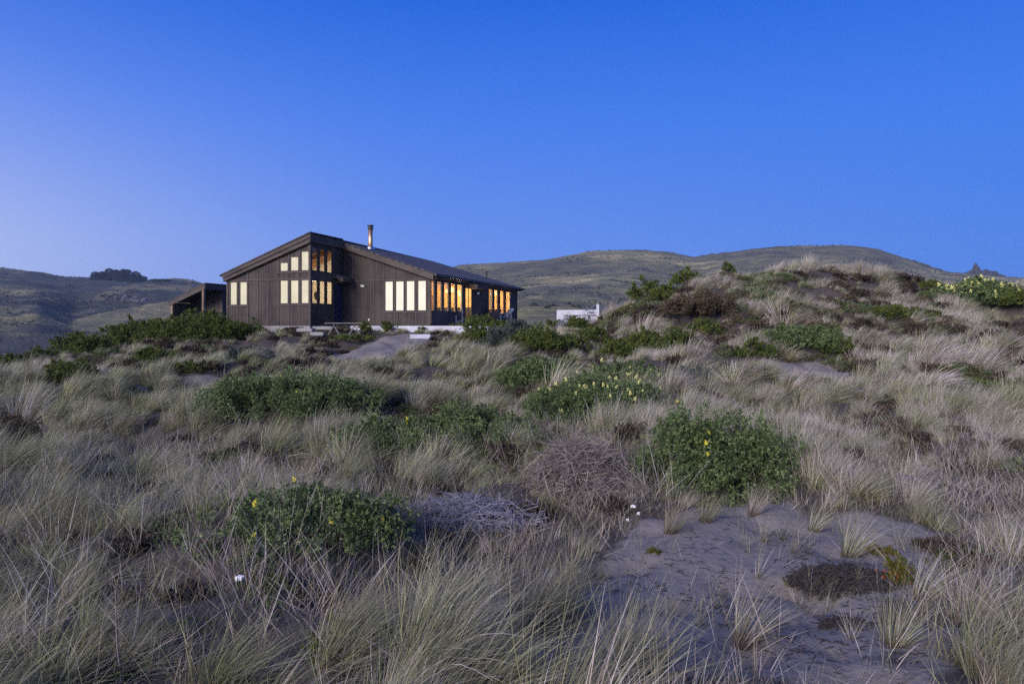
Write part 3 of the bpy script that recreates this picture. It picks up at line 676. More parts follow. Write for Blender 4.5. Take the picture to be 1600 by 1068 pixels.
# ------------------------------------------------------------------ lean-to shed left of the house
SO = Vector(((320 - 800) / F * 50, 50, 0))
shed = empty('shed', SO, HA, 'open-fronted brown wooden shed with a single-slope roof, left of the house', 'shed')
k = MB(); zs = lambda x: 2.98 + 0.385 * x
k.hexa([(-3.05, 1.8, -1), (0, 1.8, -1), (0, 1.95, -1), (-3.05, 1.95, -1), (-3.05, 1.8, zs(-3.05) - .1), (0, 1.8, zs(0) - .1), (0, 1.95, zs(0) - .1), (-3.05, 1.95, zs(-3.05) - .1)])
k.box(-3.05, -2.93, 0.1, 6.0, -1, zs(-3.0) - .15); k.box(-0.12, 0.0, 1.96, 6.2, -1, 2.75)
for i in range(6): k.box(0.001, 0.02, 2.2 + i * 0.6, 2.25 + i * 0.6, -1, 2.6)
for i in range(5): k.box(-2.6 + i * 0.55, -2.55 + i * 0.55, 1.77, 1.799, -1, zs(-2.6 + i * .55) - .2)
k.build('wall', M['siding'], shed)
slab([(0.15, -0.15, zs(.15) + .07), (0.15, 6.3, zs(.15) + .07), (-3.3, 6.3, zs(-3.3) + .07), (-3.3, -0.15, zs(-3.3) + .07)], 0.07).build('roof', M['shingles'], shed)
k = MB(); wbox(k, mapper('front', 0), -3.25, 0.12, zs(-3.25) - .32, zs(-3.25) - .005, 0.08, 0.12, zs(.12) - .36, zs(.12) - .005)
wbox(k, mapper('right', 0), -0.08, 6.2, zs(.1) - .38, zs(.1) - .005, 0.08, 0.12); k.build('fascia', M['trim'], shed)
for x_, y_ in ((-3.0, -0.02), (-0.10, -0.04)):
    k = MB(); k.box(x_ - 0.09, x_ + 0.09, y_ - 0.05, y_ + 0.13, -1.2, zs(x_) - 0.25); k.build('post', M['shed_post'], shed)
k = MB(); k.box(0.03, 0.15, 2.55, 2.70, -1, 2.6); k.build('post', M['shed_post'], shed)

# ------------------------------------------------------------------ terrace, bench, chairs, white wall
k = MB(); k.box(-4.35, 3.6, -0.75, -0.06, -0.55, -0.03); k.box(0.06, 3.6, -0.06, YE - 1, -0.55, -0.03)
te = k.build('terrace', M['white_paint'], None, 0.012); te.location = HC; te.rotation_euler = (0, 0, HA)
tag(te, 'low white terrace slab running along the foot of the house', 'terrace')
k = MB(); k.box(-0.48, 0.48, -0.16, 0.16, -0.14, 0.09); so_ = k.build('stone_block', M['white_paint'], None, 0.02); so_.location = G(657, 528) + Vector((0, 0, 0.08)); so_.rotation_euler = (0, 0, 0.06)
tag(so_, 'white rectangular block lying at the top of the sandy path', 'block')
for i, (px, py, w_, lab) in enumerate(((478, 512, 0.9, 'broad pale step stone at the foot of the left block, half under grass'), (497, 518, 0.7, 'lower pale step stone in the grass left of the bench'), (505, 509, 1.0, 'upper pale step stone right below the entrance notch'))):
    k = MB(); k.box(-w_ / 2, w_ / 2, -0.16, 0.16, -0.2, -0.02); s_ = k.build('step_stone', M['grey_plaster'], None, 0.03)
    q = hw(-5.0 + i * 0.15, YP - 0.6 - 0.35 * (i == 1), 0) if False else P3(px, py, 34.0 - (py - 508) * 0.12)
    s_.location = (q[0], q[1], q[2]); s_.rotation_euler = (0, 0, HA + 0.1 * i); tag(s_, lab, 'stone', 'pale step stones by the entrance')
# trestle bench
B0 = Vector(((538 - 800) / F * 33.2, 33.2, -0.42))
bench = empty('bench', B0, R(3), 'weathered plank bench on crossed legs on the sand in front of the entrance', 'bench')
k = MB()
for i in range(3): k.box(-0.92, 0.92, -0.22 + i * 0.15, -0.08 + i * 0.15, 0.50, 0.545)
k.build('top', M['grey_wood'], bench, 0.004)
for sx in (-0.50, 0.50):
    for s in (-1, 1):
        k = MB(); k.bar((sx + s * 0.34 , -0.02 * s, -0.15), (sx - s * 0.06, 0.02 * s, 0.50), 0.07, 0.05); k.build('leg', M['grey_wood'], bench)
# bar chair
q = P3(717.5, 507.5, 39.5); ch = empty('patio_chair', (q[0], q[1], q[2]), HA + 0.4, 'tall pale slatted chair on the terrace by the lit side windows', 'chair')
k = MB(); k.box(-0.2, 0.2, -0.2, 0.2, 0.55, 0.59); k.build('seat', M['grey_wood'], ch, 0.005)
for sx in (-0.18, 0.18):
    for sy in (-0.18, 0.18):
        k = MB(); k.box(sx - 0.025, sx + 0.025, sy - 0.025, sy + 0.025, 0, 0.55 if sy < 0 else 0.98); k.build('leg', M['white_paint'], ch)
k = MB()
for z in (0.68, 0.78, 0.88): k.box(-0.155, 0.155, 0.165, 0.185, z, z + 0.06)
k.build('backrest', M['grey_wood'], ch)
for sy in (-0.19, 0.17):
    k = MB(); k.box(-0.155, 0.155, sy, sy + 0.02, 0.2, 0.24); k.build('stretcher', M['white_paint'], ch)
# reclining chair
q = P3(789, 505, 43.5); ad = empty('lounge_chair', (q[0], q[1], q[2] + 0.02), R(-70), 'blue-grey slatted lounge chair tilted back on the terrace', 'chair')
k = MB()
for i in range(5): k.bar((-0.3 + i * 0.14, 0.05, 0.38), (-0.3 + i * 0.14, 0.50, 0.92), 0.12, 0.025, (1, 0, 0))
k.build('backrest', M['chair_blue'], ad)
k = MB()
for i in range(4): k.bar((-0.34, -0.45 + i * 0.14, 0.42 - i * 0.02), (0.34, -0.45 + i * 0.14, 0.42 - i * 0.02), 0.12, 0.025)
k.build('seat', M['chair_blue'], ad)
for sx in (-0.36, 0.36):
    k = MB(); k.bar((sx, -0.45, 0.6), (sx, 0.3, 0.6), 0.11, 0.03); k.build('armrest', M['chair_blue'], ad)
    k = MB(); k.bar((sx, -0.42, 0), (sx, -0.42, 0.59), 0.06); k.build('leg', M['chair_blue'], ad)
    k = MB(); k.bar((sx, 0.28, 0), (sx, 0.28, 0.59), 0.06); k.build('leg', M['chair_blue'], ad)
# wicker chair back
q = P3(772, 505, 44.0); wc = empty('wicker_chair', (q[0], q[1], q[2]), R(10), 'dark round-backed wicker chair below the far side windows', 'chair')
k = MB(); n = 16
for j in range(6):
    z0 = 0.40 + j * 0.09; k.tube([((0.36 + 0.015 * j) * math.cos(t_), (0.36 + 0.015 * j) * math.sin(t_), z0) for t_ in np.linspace(R(150), R(390), n)], 0.045, 6)
k.build('backrest', M['wicker'], wc, smooth=True)
k = MB(); k.tube([(0, 0, 0.30), (0, 0, 0.42)], [0.34, 0.36], 18); k.build('seat', M['wicker'], wc)
for t_ in range(4):
    k = MB(); k.bar((0.25 * math.cos(t_ * 1.57 + .8), 0.25 * math.sin(t_ * 1.57 + .8), 0), (0.25 * math.cos(t_ * 1.57 + .8), 0.25 * math.sin(t_ * 1.57 + .8), 0.3), 0.04); k.build('leg', M['wicker'], wc)
# fire bowl
q = P3(746, 500, 42); fbw = empty('fire_bowl', (q[0], q[1], q[2] - 0.12), 0, 'small dark bowl with a low orange flame on the terrace', 'fire bowl')
k = MB(); k.tube([(0, 0, 0), (0, 0, 0.1), (0, 0, 0.22)], [0.1, 0.2, 0.24], 16); k.build('bowl', M['black_metal'], fbw)
emis('flame', (1.0, 0.45, 0.12), 1.6); k = MB(); k.tube([(0, 0, 0.19), (0, 0, 0.25), (0.02, 0, 0.36)], [0.15, 0.12, 0.02], 10); k.build('flame', M['flame'], fbw)
# L-shaped white wall with table and lantern
WY = 44.0; q0 = P3(870, 503, WY + 0.6); q1 = P3(935, 503, WY)
sw = empty('screen_wall', (q1[0], q1[1], -0.6), math.atan2(q1[1] - q0[1], q1[0] - q0[0]), 'white L-shaped outdoor screen wall against the dune', 'wall')
L_ = math.hypot(q1[0] - q0[0], q1[1] - q0[1])
k = MB(); k.box(-L_, -0.12, -0.05, 0.07, 0, 0.6 + 1.0); k.build('front_panel', M['white_paint'], sw, 0.01)
k = MB(); k.box(-0.12, 0.06, -0.08, 0.10, 0, 0.6 + 1.36); k.build('post', M['white_paint'], sw, 0.01)
k = MB(); k.hexa([(0.06, -0.05, 0), (1.9, 2.6, 0), (1.9, 2.75, 0), (0.06, 0.1, 0), (0.06, -0.05, 1.92), (1.9, 2.6, 1.5), (1.9, 2.75, 1.5), (0.06, 0.1, 1.92)]); k.build('side_panel', M['grey_plaster'], sw)  # side of the same white wall, its shade put in as grey colour
q = P3(906, 506, 43.0); tb = empty('garden_table', (q[0], q[1], q[2] - 0.05), R(2), 'long dark weathered table in front of the white screen wall', 'table')
k = MB()
for i in range(4): k.box(-1.02, 1.02, -0.36 + i * 0.18, -0.20 + i * 0.18, 0.56, 0.62)
k.build('tabletop', M['grey_wood'], tb, 0.005)
for sx in (-0.6, 0.6):
    for sy in (-0.26, 0.26):
        k = MB(); k.bar((sx * 1.1, sy * 1.3, -0.2), (sx, sy, 0.56), 0.08); k.build('leg', M['grey_wood'], tb)
q = P3(935, 500, 43.2); la = empty('lantern', (q[0], q[1], q[2] - 0.03), 0.2, 'small lit box lantern at the foot of the white wall post', 'lantern')
emis('lantern_glow', (1.0, 0.82, 0.5), 1.5)
k = MB(); k.box(-0.1, 0.1, -0.1, 0.1, 0.04, 0.24); k.build('glow_box', M['lantern_glow'], la)
k = MB(); k.box(-0.12, 0.12, -0.12, 0.12, 0, 0.039); k.build('base', M['black_metal'], la)
k = MB(); k.box(-0.12, 0.12, -0.12, 0.12, 0.241, 0.27); k.build('lid', M['black_metal'], la)
point('lantern_light', (0, -0.2, 0.2), 3, parent=la)
# ------------------------------------------------------------------ grass
WIND = np.array([1.0, 0.10, 0.0])
def tuft_mesh(name, n, rad, hmin, hmax, width, seg=5, spread=0.42, droop=0.9, wind=0.45, seed=0, grn=0.0):
    r = np.random.default_rng(seed)
    ang = r.uniform(0, 2 * np.pi, n); rr = rad * np.sqrt(r.uniform(0, 1, n))
    base = np.stack([rr * np.cos(ang), rr * np.sin(ang), np.full(n, -0.05)], 1)
    L = r.uniform(hmin, hmax, n) * (1 - 0.25 * rr / rad)
    out = ang + r.normal(0, 0.7, n)
    tilt = np.abs(r.normal(0, spread, n)) + 0.25 * rr / rad
    d = np.stack([np.sin(tilt) * np.cos(out), np.sin(tilt) * np.sin(out), np.cos(tilt)], 1) + WIND * wind * 0.62
    d /= np.linalg.norm(d, axis=1)[:, None]
    bendv = np.stack([np.cos(out) * 0.35, np.sin(out) * 0.35, -np.full(n, 0.75)], 1) + WIND * wind
    bend = droop * r.uniform(0.3, 1.25, n)
    face = r.uniform(0, np.pi, n); side = np.stack([np.cos(face), np.sin(face), np.zeros(n)], 1)
    pts = []; p = base.copy(); dd = d.copy(); sl_ = L / seg
    for s in range(seg + 1):
        t_ = s / seg; wv = width * (1 - t_ ** 1.6 * 0.85) * 0.5
        pts.append(p - side * wv); pts.append(p + side * wv)
        p = p + dd * sl_[:, None]
        dd = dd + bendv * (bend * (0.10 + 0.5 * t_) * (1.6 / seg))[:, None]
        dd /= np.linalg.norm(dd, axis=1)[:, None]
    V = np.stack(pts, 1)                       # n, 2(seg+1), 3
    k = 2 * (seg + 1); b = (np.arange(n) * k)[:, None]
    Q = np.concatenate([np.stack([b[:, 0] + 2 * s, b[:, 0] + 2 * s + 1, b[:, 0] + 2 * s + 3, b[:, 0] + 2 * s + 2], 1) for s in range(seg)])
    rnd = np.repeat(r.uniform(0, 1, n), k); g_ = np.repeat(np.clip(r.normal(grn, 0.35, n), 0, 1), k)
    tt_ = np.tile(np.repeat(np.linspace(0, 1, seg + 1), 2), n)
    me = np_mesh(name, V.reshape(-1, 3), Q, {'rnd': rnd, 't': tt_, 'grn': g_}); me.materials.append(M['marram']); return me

def bank(name, meshes):
    c = bpy.data.collections.new(name)
    for i, me in enumerate(meshes):
        o = bpy.data.objects.new('%s_%02d' % (name, i), me); c.objects.link(o)
    return c
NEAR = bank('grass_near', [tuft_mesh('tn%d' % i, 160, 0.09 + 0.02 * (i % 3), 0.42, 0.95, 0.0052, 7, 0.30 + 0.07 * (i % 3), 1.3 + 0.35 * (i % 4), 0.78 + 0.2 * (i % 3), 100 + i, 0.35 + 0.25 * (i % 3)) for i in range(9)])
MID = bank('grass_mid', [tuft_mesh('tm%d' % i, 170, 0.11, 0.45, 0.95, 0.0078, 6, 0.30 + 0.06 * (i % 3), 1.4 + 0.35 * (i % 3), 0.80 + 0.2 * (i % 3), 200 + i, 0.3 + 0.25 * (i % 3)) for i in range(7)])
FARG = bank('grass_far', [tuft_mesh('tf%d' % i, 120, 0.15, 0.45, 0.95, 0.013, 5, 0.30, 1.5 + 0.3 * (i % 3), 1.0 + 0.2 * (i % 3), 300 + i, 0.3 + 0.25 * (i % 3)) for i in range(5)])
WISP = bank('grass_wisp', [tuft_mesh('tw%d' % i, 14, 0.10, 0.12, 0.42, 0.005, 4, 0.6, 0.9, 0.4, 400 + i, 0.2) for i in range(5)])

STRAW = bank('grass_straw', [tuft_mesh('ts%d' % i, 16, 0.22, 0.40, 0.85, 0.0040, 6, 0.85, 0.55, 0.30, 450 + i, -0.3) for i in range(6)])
def scatter_gn(name, coll, P, rz, tilt, scl, idx):
    me = bpy.data.meshes.new(name); me.vertices.add(len(P)); me.vertices.foreach_set('co', np.asarray(P, np.float32).ravel())
    rot = np.stack([tilt[:, 0], tilt[:, 1], rz], 1).astype(np.float32)
    a = me.attributes.new('rot', 'FLOAT_VECTOR', 'POINT'); a.data.foreach_set('vector', rot.ravel())
    a = me.attributes.new('scl', 'FLOAT_VECTOR', 'POINT'); a.data.foreach_set('vector', scl.astype(np.float32).ravel())
    a = me.attributes.new('pick', 'INT', 'POINT'); a.data.foreach_set('value', idx.astype(np.int32))
    o = link(name, me)
    ng = bpy.data.node_groups.new(name + '_nodes', 'GeometryNodeTree')
    ng.interface.new_socket('Geometry', in_out='INPUT', socket_type='NodeSocketGeometry'); ng.interface.new_socket('Geometry', in_out='OUTPUT', socket_type='NodeSocketGeometry')
    gi = ng.nodes.new('NodeGroupInput'); go = ng.nodes.new('NodeGroupOutput')
    ci = ng.nodes.new('GeometryNodeCollectionInfo'); ci.inputs['Collection'].default_value = coll; ci.inputs['Separate Children'].default_value = True; ci.inputs['Reset Children'].default_value = True
    ip = ng.nodes.new('GeometryNodeInstanceOnPoints'); ip.inputs['Pick Instance'].default_value = True
    def na(nm, typ):
        n = ng.nodes.new('GeometryNodeInputNamedAttribute'); n.data_type = typ; n.inputs[0].default_value = nm
        return [s for s in n.outputs if s.enabled and s.name == 'Attribute'][0]
    ng.links.new(gi.outputs[0], ip.inputs['Points']); ng.links.new(ci.outputs[0], ip.inputs['Instance'])
    ng.links.new(na('pick', 'INT'), ip.inputs['Instance Index']); ng.links.new(na('rot', 'FLOAT_VECTOR'), ip.inputs['Rotation']); ng.links.new(na('scl', 'FLOAT_VECTOR'), ip.inputs['Scale'])
    ng.links.new(ip.outputs[0], go.inputs[0])
    md = o.modifiers.new('scatter', 'NODES'); md.node_group = ng
    return o

# places kept clear of tall grass: bushes and brush (centre, radii)
CLEAR = []
def dens(X, Y):
    """grass cover 0..1"""
    s = sand_mask(X, Y); d = np.where(s, 0.0, 1.0)
    hx = X - HC.x; hy = Y - HC.y; c, s2 = math.cos(-HA), math.sin(-HA)
    lx = hx * c - hy * s2; ly = hx * s2 + hy * c
    inh = ((lx > XL - 0.3) & (lx < 0.3) & (ly > -0.2) & (ly < 16)) | ((lx > XL - 0.1) & (lx < XI + 0.2) & (ly > YP - 0.12) & (ly < 11)) | ((lx > -4.6) & (lx < 3.7) & (ly > -0.85) & (ly < 15))
    d = np.where(inh, 0, d)
    rd = sstep((X - 3) / 4) * sstep((Y - 24) / 4)
    d *= np.clip(0.62 + 0.6 * rd + 1.9 * (fbm(X / 1.5, Y / 1.5, 3, 77) + 0.10), 0.10, 1)
    for (cx_, cy_, rx, ry) in CLEAR:
        q = ((X - cx_) / rx) ** 2 + ((Y - cy_) / ry) ** 2; d = np.where(q < 1.1, 0, d)
    return d
def make_grass(name, coll, nk, y0, y1, per_m2, smin, smax, seed, hfun=None):
    r = np.random.default_rng(seed); xmax = 0.83 * y1 + 2.6
    n = int(per_m2 * (2 * xmax) * (y1 - y0)); X = r.uniform(-xmax, xmax, n); Y = r.uniform(y0, y1, n)
    k = np.abs(X) < 0.83 * Y + 2.6; X = X[k]; Y = Y[k]
    k = r.uniform(0, 1, len(X)) < dens(X, Y); X = X[k]; Y = Y[k]; n = len(X)
    # tussocks: a crown of tufts leaning outwards round each centre
    m = r.integers(3, 7, n); X0 = np.repeat(X, m); Y0 = np.repeat(Y, m); big = np.repeat(r.uniform(0.55, 1.1, n) + 0.6 * r.uniform(0, 1, n) ** 3, m); face = np.repeat(r.normal(0, 0.35, n), m); N = len(X0)
    a = r.uniform(0, 2 * np.pi, N); q = 0.16 * np.sqrt(r.uniform(0, 1, N)) * big; X = X0 + q * np.cos(a); Y = Y0 + q * np.sin(a)
    k = ~sand_mask(X, Y); X, Y, a, q, big, face = X[k], Y[k], a[k], q[k], big[k], face[k]; n = len(X)
    Z = height(X, Y) - 0.02
    rz = r.normal(0, 0.28, n) + face * 0.8 + 0.9 * fbm(X / 4, Y / 4, 2, 60); lean = 2.6 * q
    tl_ = np.stack([-lean * np.sin(a), lean * np.cos(a)], 1) + r.normal(0, 0.07, (n, 2))
    clump = 0.85 + 1.2 * (fbm(X / 2.0, Y / 2.0, 2, 88))
    s = r.uniform(smin, smax, n) * np.clip(clump, 0.35, 1.4) * big ** 0.8
    if hfun is not None: s *= hfun(X, Y)
    scl = np.stack([s, s, s * r.uniform(0.85, 1.1, n)], 1)
    o = scatter_gn(name, coll, np.stack([X, Y, Z], 1), rz, tl_, scl, r.integers(0, nk, n)); o['kind'] = 'stuff'
    print(name, n); return o

# ------------------------------------------------------------------ leafy shrubs
def leaf_cloud(P, N, nl, size, width, r, mode):
    """nl leaflets round each point P with outward normal N"""
    n = len(P)
    P = np.repeat(P, nl, 0); N = np.repeat(N, nl, 0)
    d = r.normal(0, 1, (n * nl, 3)); d /= np.linalg.norm(d, axis=1)[:, None]
    if mode == 'rosette': d = d + N * 0.8
    else: d = d * 0.7 + N * 0.6 + np.array([0, 0, 0.9])
    d /= np.linalg.norm(d, axis=1)[:, None]
    sd_ = np.cross(d, r.normal(0, 1, (n * nl, 3))); sd_ /= np.linalg.norm(sd_, axis=1)[:, None]
    L = (size * r.uniform(0.6, 1.25, n * nl))[:, None]; W_ = (width * r.uniform(0.7, 1.2, n * nl))[:, None]
    V = np.stack([P, P + d * L * 0.55 + sd_ * W_ / 2, P + d * L, P + d * L * 0.55 - sd_ * W_ / 2], 1).reshape(-1, 3)
    Q = np.arange(n * nl * 4).reshape(-1, 4); rnd = np.repeat(np.repeat(r.uniform(0, 1, n), nl) * 0.7 + r.uniform(0, 0.3, n * nl), 4)
    return V, Q, rnd
def lobes(w_, d_, h_, n, r, flat=1.0):
    out = []
    for i in range(n):
        a = r.uniform(0, 2 * np.pi); q = math.sqrt(r.uniform(0, 1)) * 0.88
        x = math.cos(a) * q * w_ / 2; y = math.sin(a) * q * d_ / 2
        top = h_ * (1 - (q ** 2) * 0.62) * r.uniform(0.66, 1.06)
        rad = min(h_ * 0.44, min(w_, d_) * 0.19) * r.uniform(0.7, 1.3)
        out.append((x, y, max(top - rad * 0.8, rad * 0.35), rad * r.uniform(1.0, 1.35), rad))
    for i in range(max(6, n // 2)):
        a = 2 * np.pi * (i + r.uniform(-.3, .3)) / max(6, n // 2); q = r.uniform(0.74, 0.98); rad = min(h_ * 0.38, min(w_, d_) * 0.2) * r.uniform(0.8, 1.2)
        out.append((math.cos(a) * q * w_ / 2, math.sin(a) * q * d_ / 2, rad * 0.55, rad * 1.3, rad))
    return out
spike_meshes = {}
def spike_mesh(size, key):
    if (size, key) in spike_meshes: return spike_meshes[(size, key)]
    r = np.random.default_rng(5); n = 26; z = np.linspace(0.15, 1, n) * size; a = np.arange(n) * 2.4
    rad = size * 0.17 * (1.05 - z / size) + size * 0.04
    P = np.stack([rad * np.cos(a), rad * np.sin(a), z], 1); N = np.stack([np.cos(a), np.sin(a), np.full(n, 0.5)], 1)
    V, Q, rn = leaf_cloud(P * 0.6, N, 2, size * 0.22, size * 0.15, r, 'rosette')
    me = np_mesh('flower_spike', V, Q, {'rnd': rn}); me.materials.append(M[key]); spike_meshes[(size, key)] = me; return me
def shrub(name, label, cat, px, py, wpx, hpx, mt='lupine_leaf', flowers=0, seed=0, leaf=0.05, group=None, style='rosette', cover=1.0, depth=0.8, at=None, fcol='petal_yellow', clear=True, branches=True):
    r = np.random.default_rng(1000 + seed); p = at if at is not None else G(px, py)
    Yd = p.y; w_ = wpx / F * Yd; h_ = hpx / F * Yd * 1.15; d_ = w_ * depth
    yc = p.y + d_ * 0.35; w_ *= 1.10 * yc / p.y; c0 = Vector((p.x * yc / p.y, yc, 0)); c0.z = H(c0.x, c0.y) - 0.05; h_ = max(((HZ - (py - hpx)) / F * (c0.y - d_ * 0.1) - c0.z) * 0.98, h_ * 0.45) if at is None else h_
    root = empty(name, c0, 0, label, cat, group)
    if clear: CLEAR.append((c0.x, c0.y, w_ * 0.47, d_ * 0.47))
    ln = max(leaf, Yd * 0.0036)
    lb = lobes(w_, d_, h_, max(13, int(14 + w_ * 7)), r)
    Ps = []; Ns = []
    for (x, y, z, rx, rz_) in lb:
        area = 4 * math.pi * rx * rz_; n = int(cover * area / (ln * ln) * 0.50)
        a = r.uniform(0, 2 * np.pi, n); cz = r.uniform(-0.55, 1, n); sr = np.sqrt(1 - cz ** 2)
        N = np.stack([sr * np.cos(a), sr * np.sin(a), cz], 1)
        lump = 1 + 0.30 * np.sin(a * 3 + x * 9) * sr + 0.12 * np.sin(cz * 9 + a * 5)
        k = r.uniform(0.62, 1.08, n) ** 0.7 * lump
        P = np.array([x, y, z]) + N * np.array([rx, rx, rz_]) * k[:, None]
        g_ = P[:, 2] > -0.02; Ps.append(P[g_]); Ns.append(N[g_])
    shoots = int(10 + w_ * 9)                       # leafy shoots that break the outline
    for j in range(shoots):
        x, y, z, rx, rz_ = lb[r.integers(0, len(lb))]; d = r.normal(0, 1, 3); d[2] = abs(d[2]) + 0.5; d /= np.linalg.norm(d)
        s0 = np.array([x, y, z]) + d * rx * 0.8; L_s = h_ * r.uniform(0.10, 0.30); q_ = r.uniform(0, 1, 26)[:, None]
        Ps.append(s0 + d * L_s * q_ + r.normal(0, ln * 0.55, (26, 3)) * (1.1 - q_)); Ns.append(np.tile(d, (26, 1)))
    Ps = np.concatenate(Ps); Ns = np.concatenate(Ns)
    hole = fbm(Ps[:, 0] * 3.2 / max(h_, .4) + seed, (Ps[:, 2] * 3.2 + Ps[:, 1] * 2) / max(h_, .4), 2, 11) > -0.17
    Ps = Ps[hole]; Ns = Ns[hole]
    V, Q, rn = leaf_cloud(Ps, Ns, 6 if style == 'rosette' else 5, ln * (1.0 if style == 'rosette' else 1.1), ln * (0.36 if style == 'rosette' else 0.30), r, style)
    me = np_mesh('foliage', V, Q, {'rnd': rn}); link('foliage', me, M[mt], root)
    if branches:
        k = MB()
        for (x, y, z, rx, rz_) in lb[:14]:
            m_ = Vector((x * 0.4, y * 0.4, z * 0.45)) + Vector(r.normal(0, 0.04, 3)); k.tube([(x * 0.08, y * 0.08, 0), m_, (x, y, z + rz_ * 0.3)], [0.02 + h_ * 0.01, 0.014, 0.006], 5, False)
            for j in range(3):
                e_ = Vector((x, y, z)) + Vector(r.normal(0, 1, 3)).normalized() * rx * 0.8; k.tube([m_, e_], [0.009, 0.004], 4, False)
        k.build('branches', M['soil'], root)
    if flowers:
        up = Ns[:, 2] > -0.1; cand = np.where(up & (Ns[:, 1] < 0.5))[0]
        outer = np.array([Ps[i] for i in cand]); sc_ = outer[:, 2] - outer[:, 1] * 0.3
        zthr = np.quantile(sc_, 0.55); cand = cand[sc_ > zthr]
        size = max(0.10, Yd * 0.0075) * (0.75 if flowers < 15 else 1.0)
        me = spike_mesh(round(size, 2), fcol)
        for i in r.choice(cand, min(flowers, len(cand)), replace=False):
            o = link('flower_spike', me, None, root, Ps[i] + Ns[i] * 0.03); o.rotation_euler = (r.normal(0, .25), r.normal(0, .25), r.uniform(0, 6)); s_ = r.uniform(0.7, 1.15); o.scale = (s_, s_, s_)
    return root
LG = 'lupine bushes growing among the dune grass'
LU = 'lupine_bush'
shrub(LU, 'wide dark lupine bush with few yellow blooms, below the left end of the house', 'bush', 455, 662, 235, 84, flowers=12, seed=1, group=LG)
shrub(LU, 'tallest dark green lupine bush, standing behind the bare sand patch', 'bush', 1112, 786, 235, 158, flowers=9, seed=2, group=LG, depth=0.7)
shrub(LU, 'nearest lupine bush, low wide and dark, deep in the foreground grass', 'bush', 455, 868, 310, 98, flowers=7, seed=3, group=LG, leaf=0.042)
shrub(LU, 'small low lupine bush touching the left side of a rounder one', 'bush', 598, 712, 140, 58, flowers=1, seed=4, group=LG)
shrub(LU, 'rounded plain green lupine bush between the dead brush and the wide flowering bush', 'bush', 722, 700, 180, 66, flowers=2, seed=5, group=LG)
shrub(LU, 'plain dark lupine bush left of the yellow-flowering pair', 'bush', 845, 602, 112, 44, seed=6, group=LG)
shrub(LU, 'lupine bush covered in yellow spikes, front one of the flowering pair', 'bush', 935, 652, 185, 66, flowers=48, seed=7, group=LG, fcol='petal_pale')
shrub(LU, 'yellow-flowered lupine bush partly hidden behind the front flowering one', 'bush', 978, 612, 130, 50, flowers=24, seed=8, group=LG, fcol='petal_pale')
shrub(LU, 'small grey-green lupine bush right of the flowering pair', 'bush', 1090, 606, 92, 34, 'sage_leaf', seed=9, group=LG)
shrub(LU, 'domed dark lupine bush on the lower slope of the right dune', 'bush', 1253, 553, 112, 46, seed=11, group=LG)
shrub(LU, 'lupine bush thick with pale yellow blooms on top of the right dune', 'bush', 1528, 492, 104, 56, flowers=80, seed=10, group=LG, fcol='petal_pale')
shrub(LU, 'plain green lupine bush at the right edge beside the blooming one', 'bush', 1592, 494, 70, 44, 'coyote_leaf', seed=12, group=LG, style='up')
CG = 'green coyote brush shrubs on the dunes'
CB = 'coyote_shrub'
def coy(px, py, w_, h_, label, seed, mt='coyote_leaf', **kw):
    if px < 320 and py < 575: h_ *= 1.35
    shrub(CB, label, 'shrub', px, py, w_, h_, mt, seed=seed, group=CG, style='up', leaf=0.045, **kw)
coy(743, 546, 78, 46, 'bright green rounded shrub in front of the right end of the terrace', 21)
coy(750, 520, 62, 26, 'green shrub right at the terrace edge, behind the brighter rounded one', 22)
coy(800, 543, 82, 42, 'blue-green feathery shrub just right of the bright rounded shrub', 23, 'sage_leaf')
coy(842, 552, 76, 44, 'dark broad shrub at the middle of the slope below the white screen wall', 24)
coy(902, 516, 34, 20, 'small dark green shrub in front of the garden table', 25)
coy(868, 512, 30, 12, 'tiny yellow-green shrub at the left foot of the white screen wall', 26)
coy(895, 548, 46, 28, 'mid green shrub midway down the slope below the garden table', 27)
coy(928, 536, 46, 26, 'green shrub on the slope under the lit lantern', 28)
coy(1010, 462, 44, 26, 'dark shrub high on the left shoulder of the right dune', 29)
coy(1075, 446, 40, 22, 'bright yellow-green shrub on the left crest of the right dune', 30)
coy(1137, 424, 22, 12, 'little green shrub on the very top of the right dune', 31)
coy(1090, 512, 92, 56, 'reddish brown shrub speckled with pale seed heads on the left face of the right dune', 32, 'russet_leaf')
coy(1100, 528, 44, 28, 'bright green shrub under the reddish brown one', 33)
coy(1060, 556, 60, 42, 'dark shrub at the lower left foot of the right dune', 34)
coy(1010, 552, 56, 34, 'green shrub in the hollow left of the right dune', 35)
coy(965, 558, 56, 26, 'low green shrub right behind the flowering lupines', 36)
coy(1235, 490, 22, 24, 'narrow green shrub halfway up the right dune', 37)
coy(1500, 470, 46, 16, 'dark shrub on the dune crest just left of the blooming lupine', 38)
coy(1475, 556, 56, 26, 'dull green shrub low on the right dune near the right edge', 39)
coy(1532, 608, 26, 12, 'tiny yellow-green shrub in the pale grass at the right', 40)
coy(1455, 458, 40, 16, 'low dark shrub on the saddle of the dune crest', 41)
coy(330, 528, 118, 38, 'large bright green shrub in front of the open shed', 42)
coy(372, 524, 60, 18, 'flat green shrub at the left corner of the house', 43)
coy(268, 528, 62, 24, 'green shrub left of the large one before the shed', 44)
coy(215, 532, 66, 26, 'dense green shrub in the middle of the left crest', 45)
coy(170, 542, 52, 20, 'green shrub on the left crest below the far tree clump', 46)
coy(108, 556, 56, 28, 'dark green shrub near the left end of the crest', 47)
coy(20, 574, 50, 14, 'faint low shrub where the left crest leaves the picture', 57)
coy(140, 552, 50, 22, 'olive shrub between two darker ones on the left crest', 58)
coy(192, 538, 50, 24, 'twiggy green shrub on the left crest left of the dense one', 59)
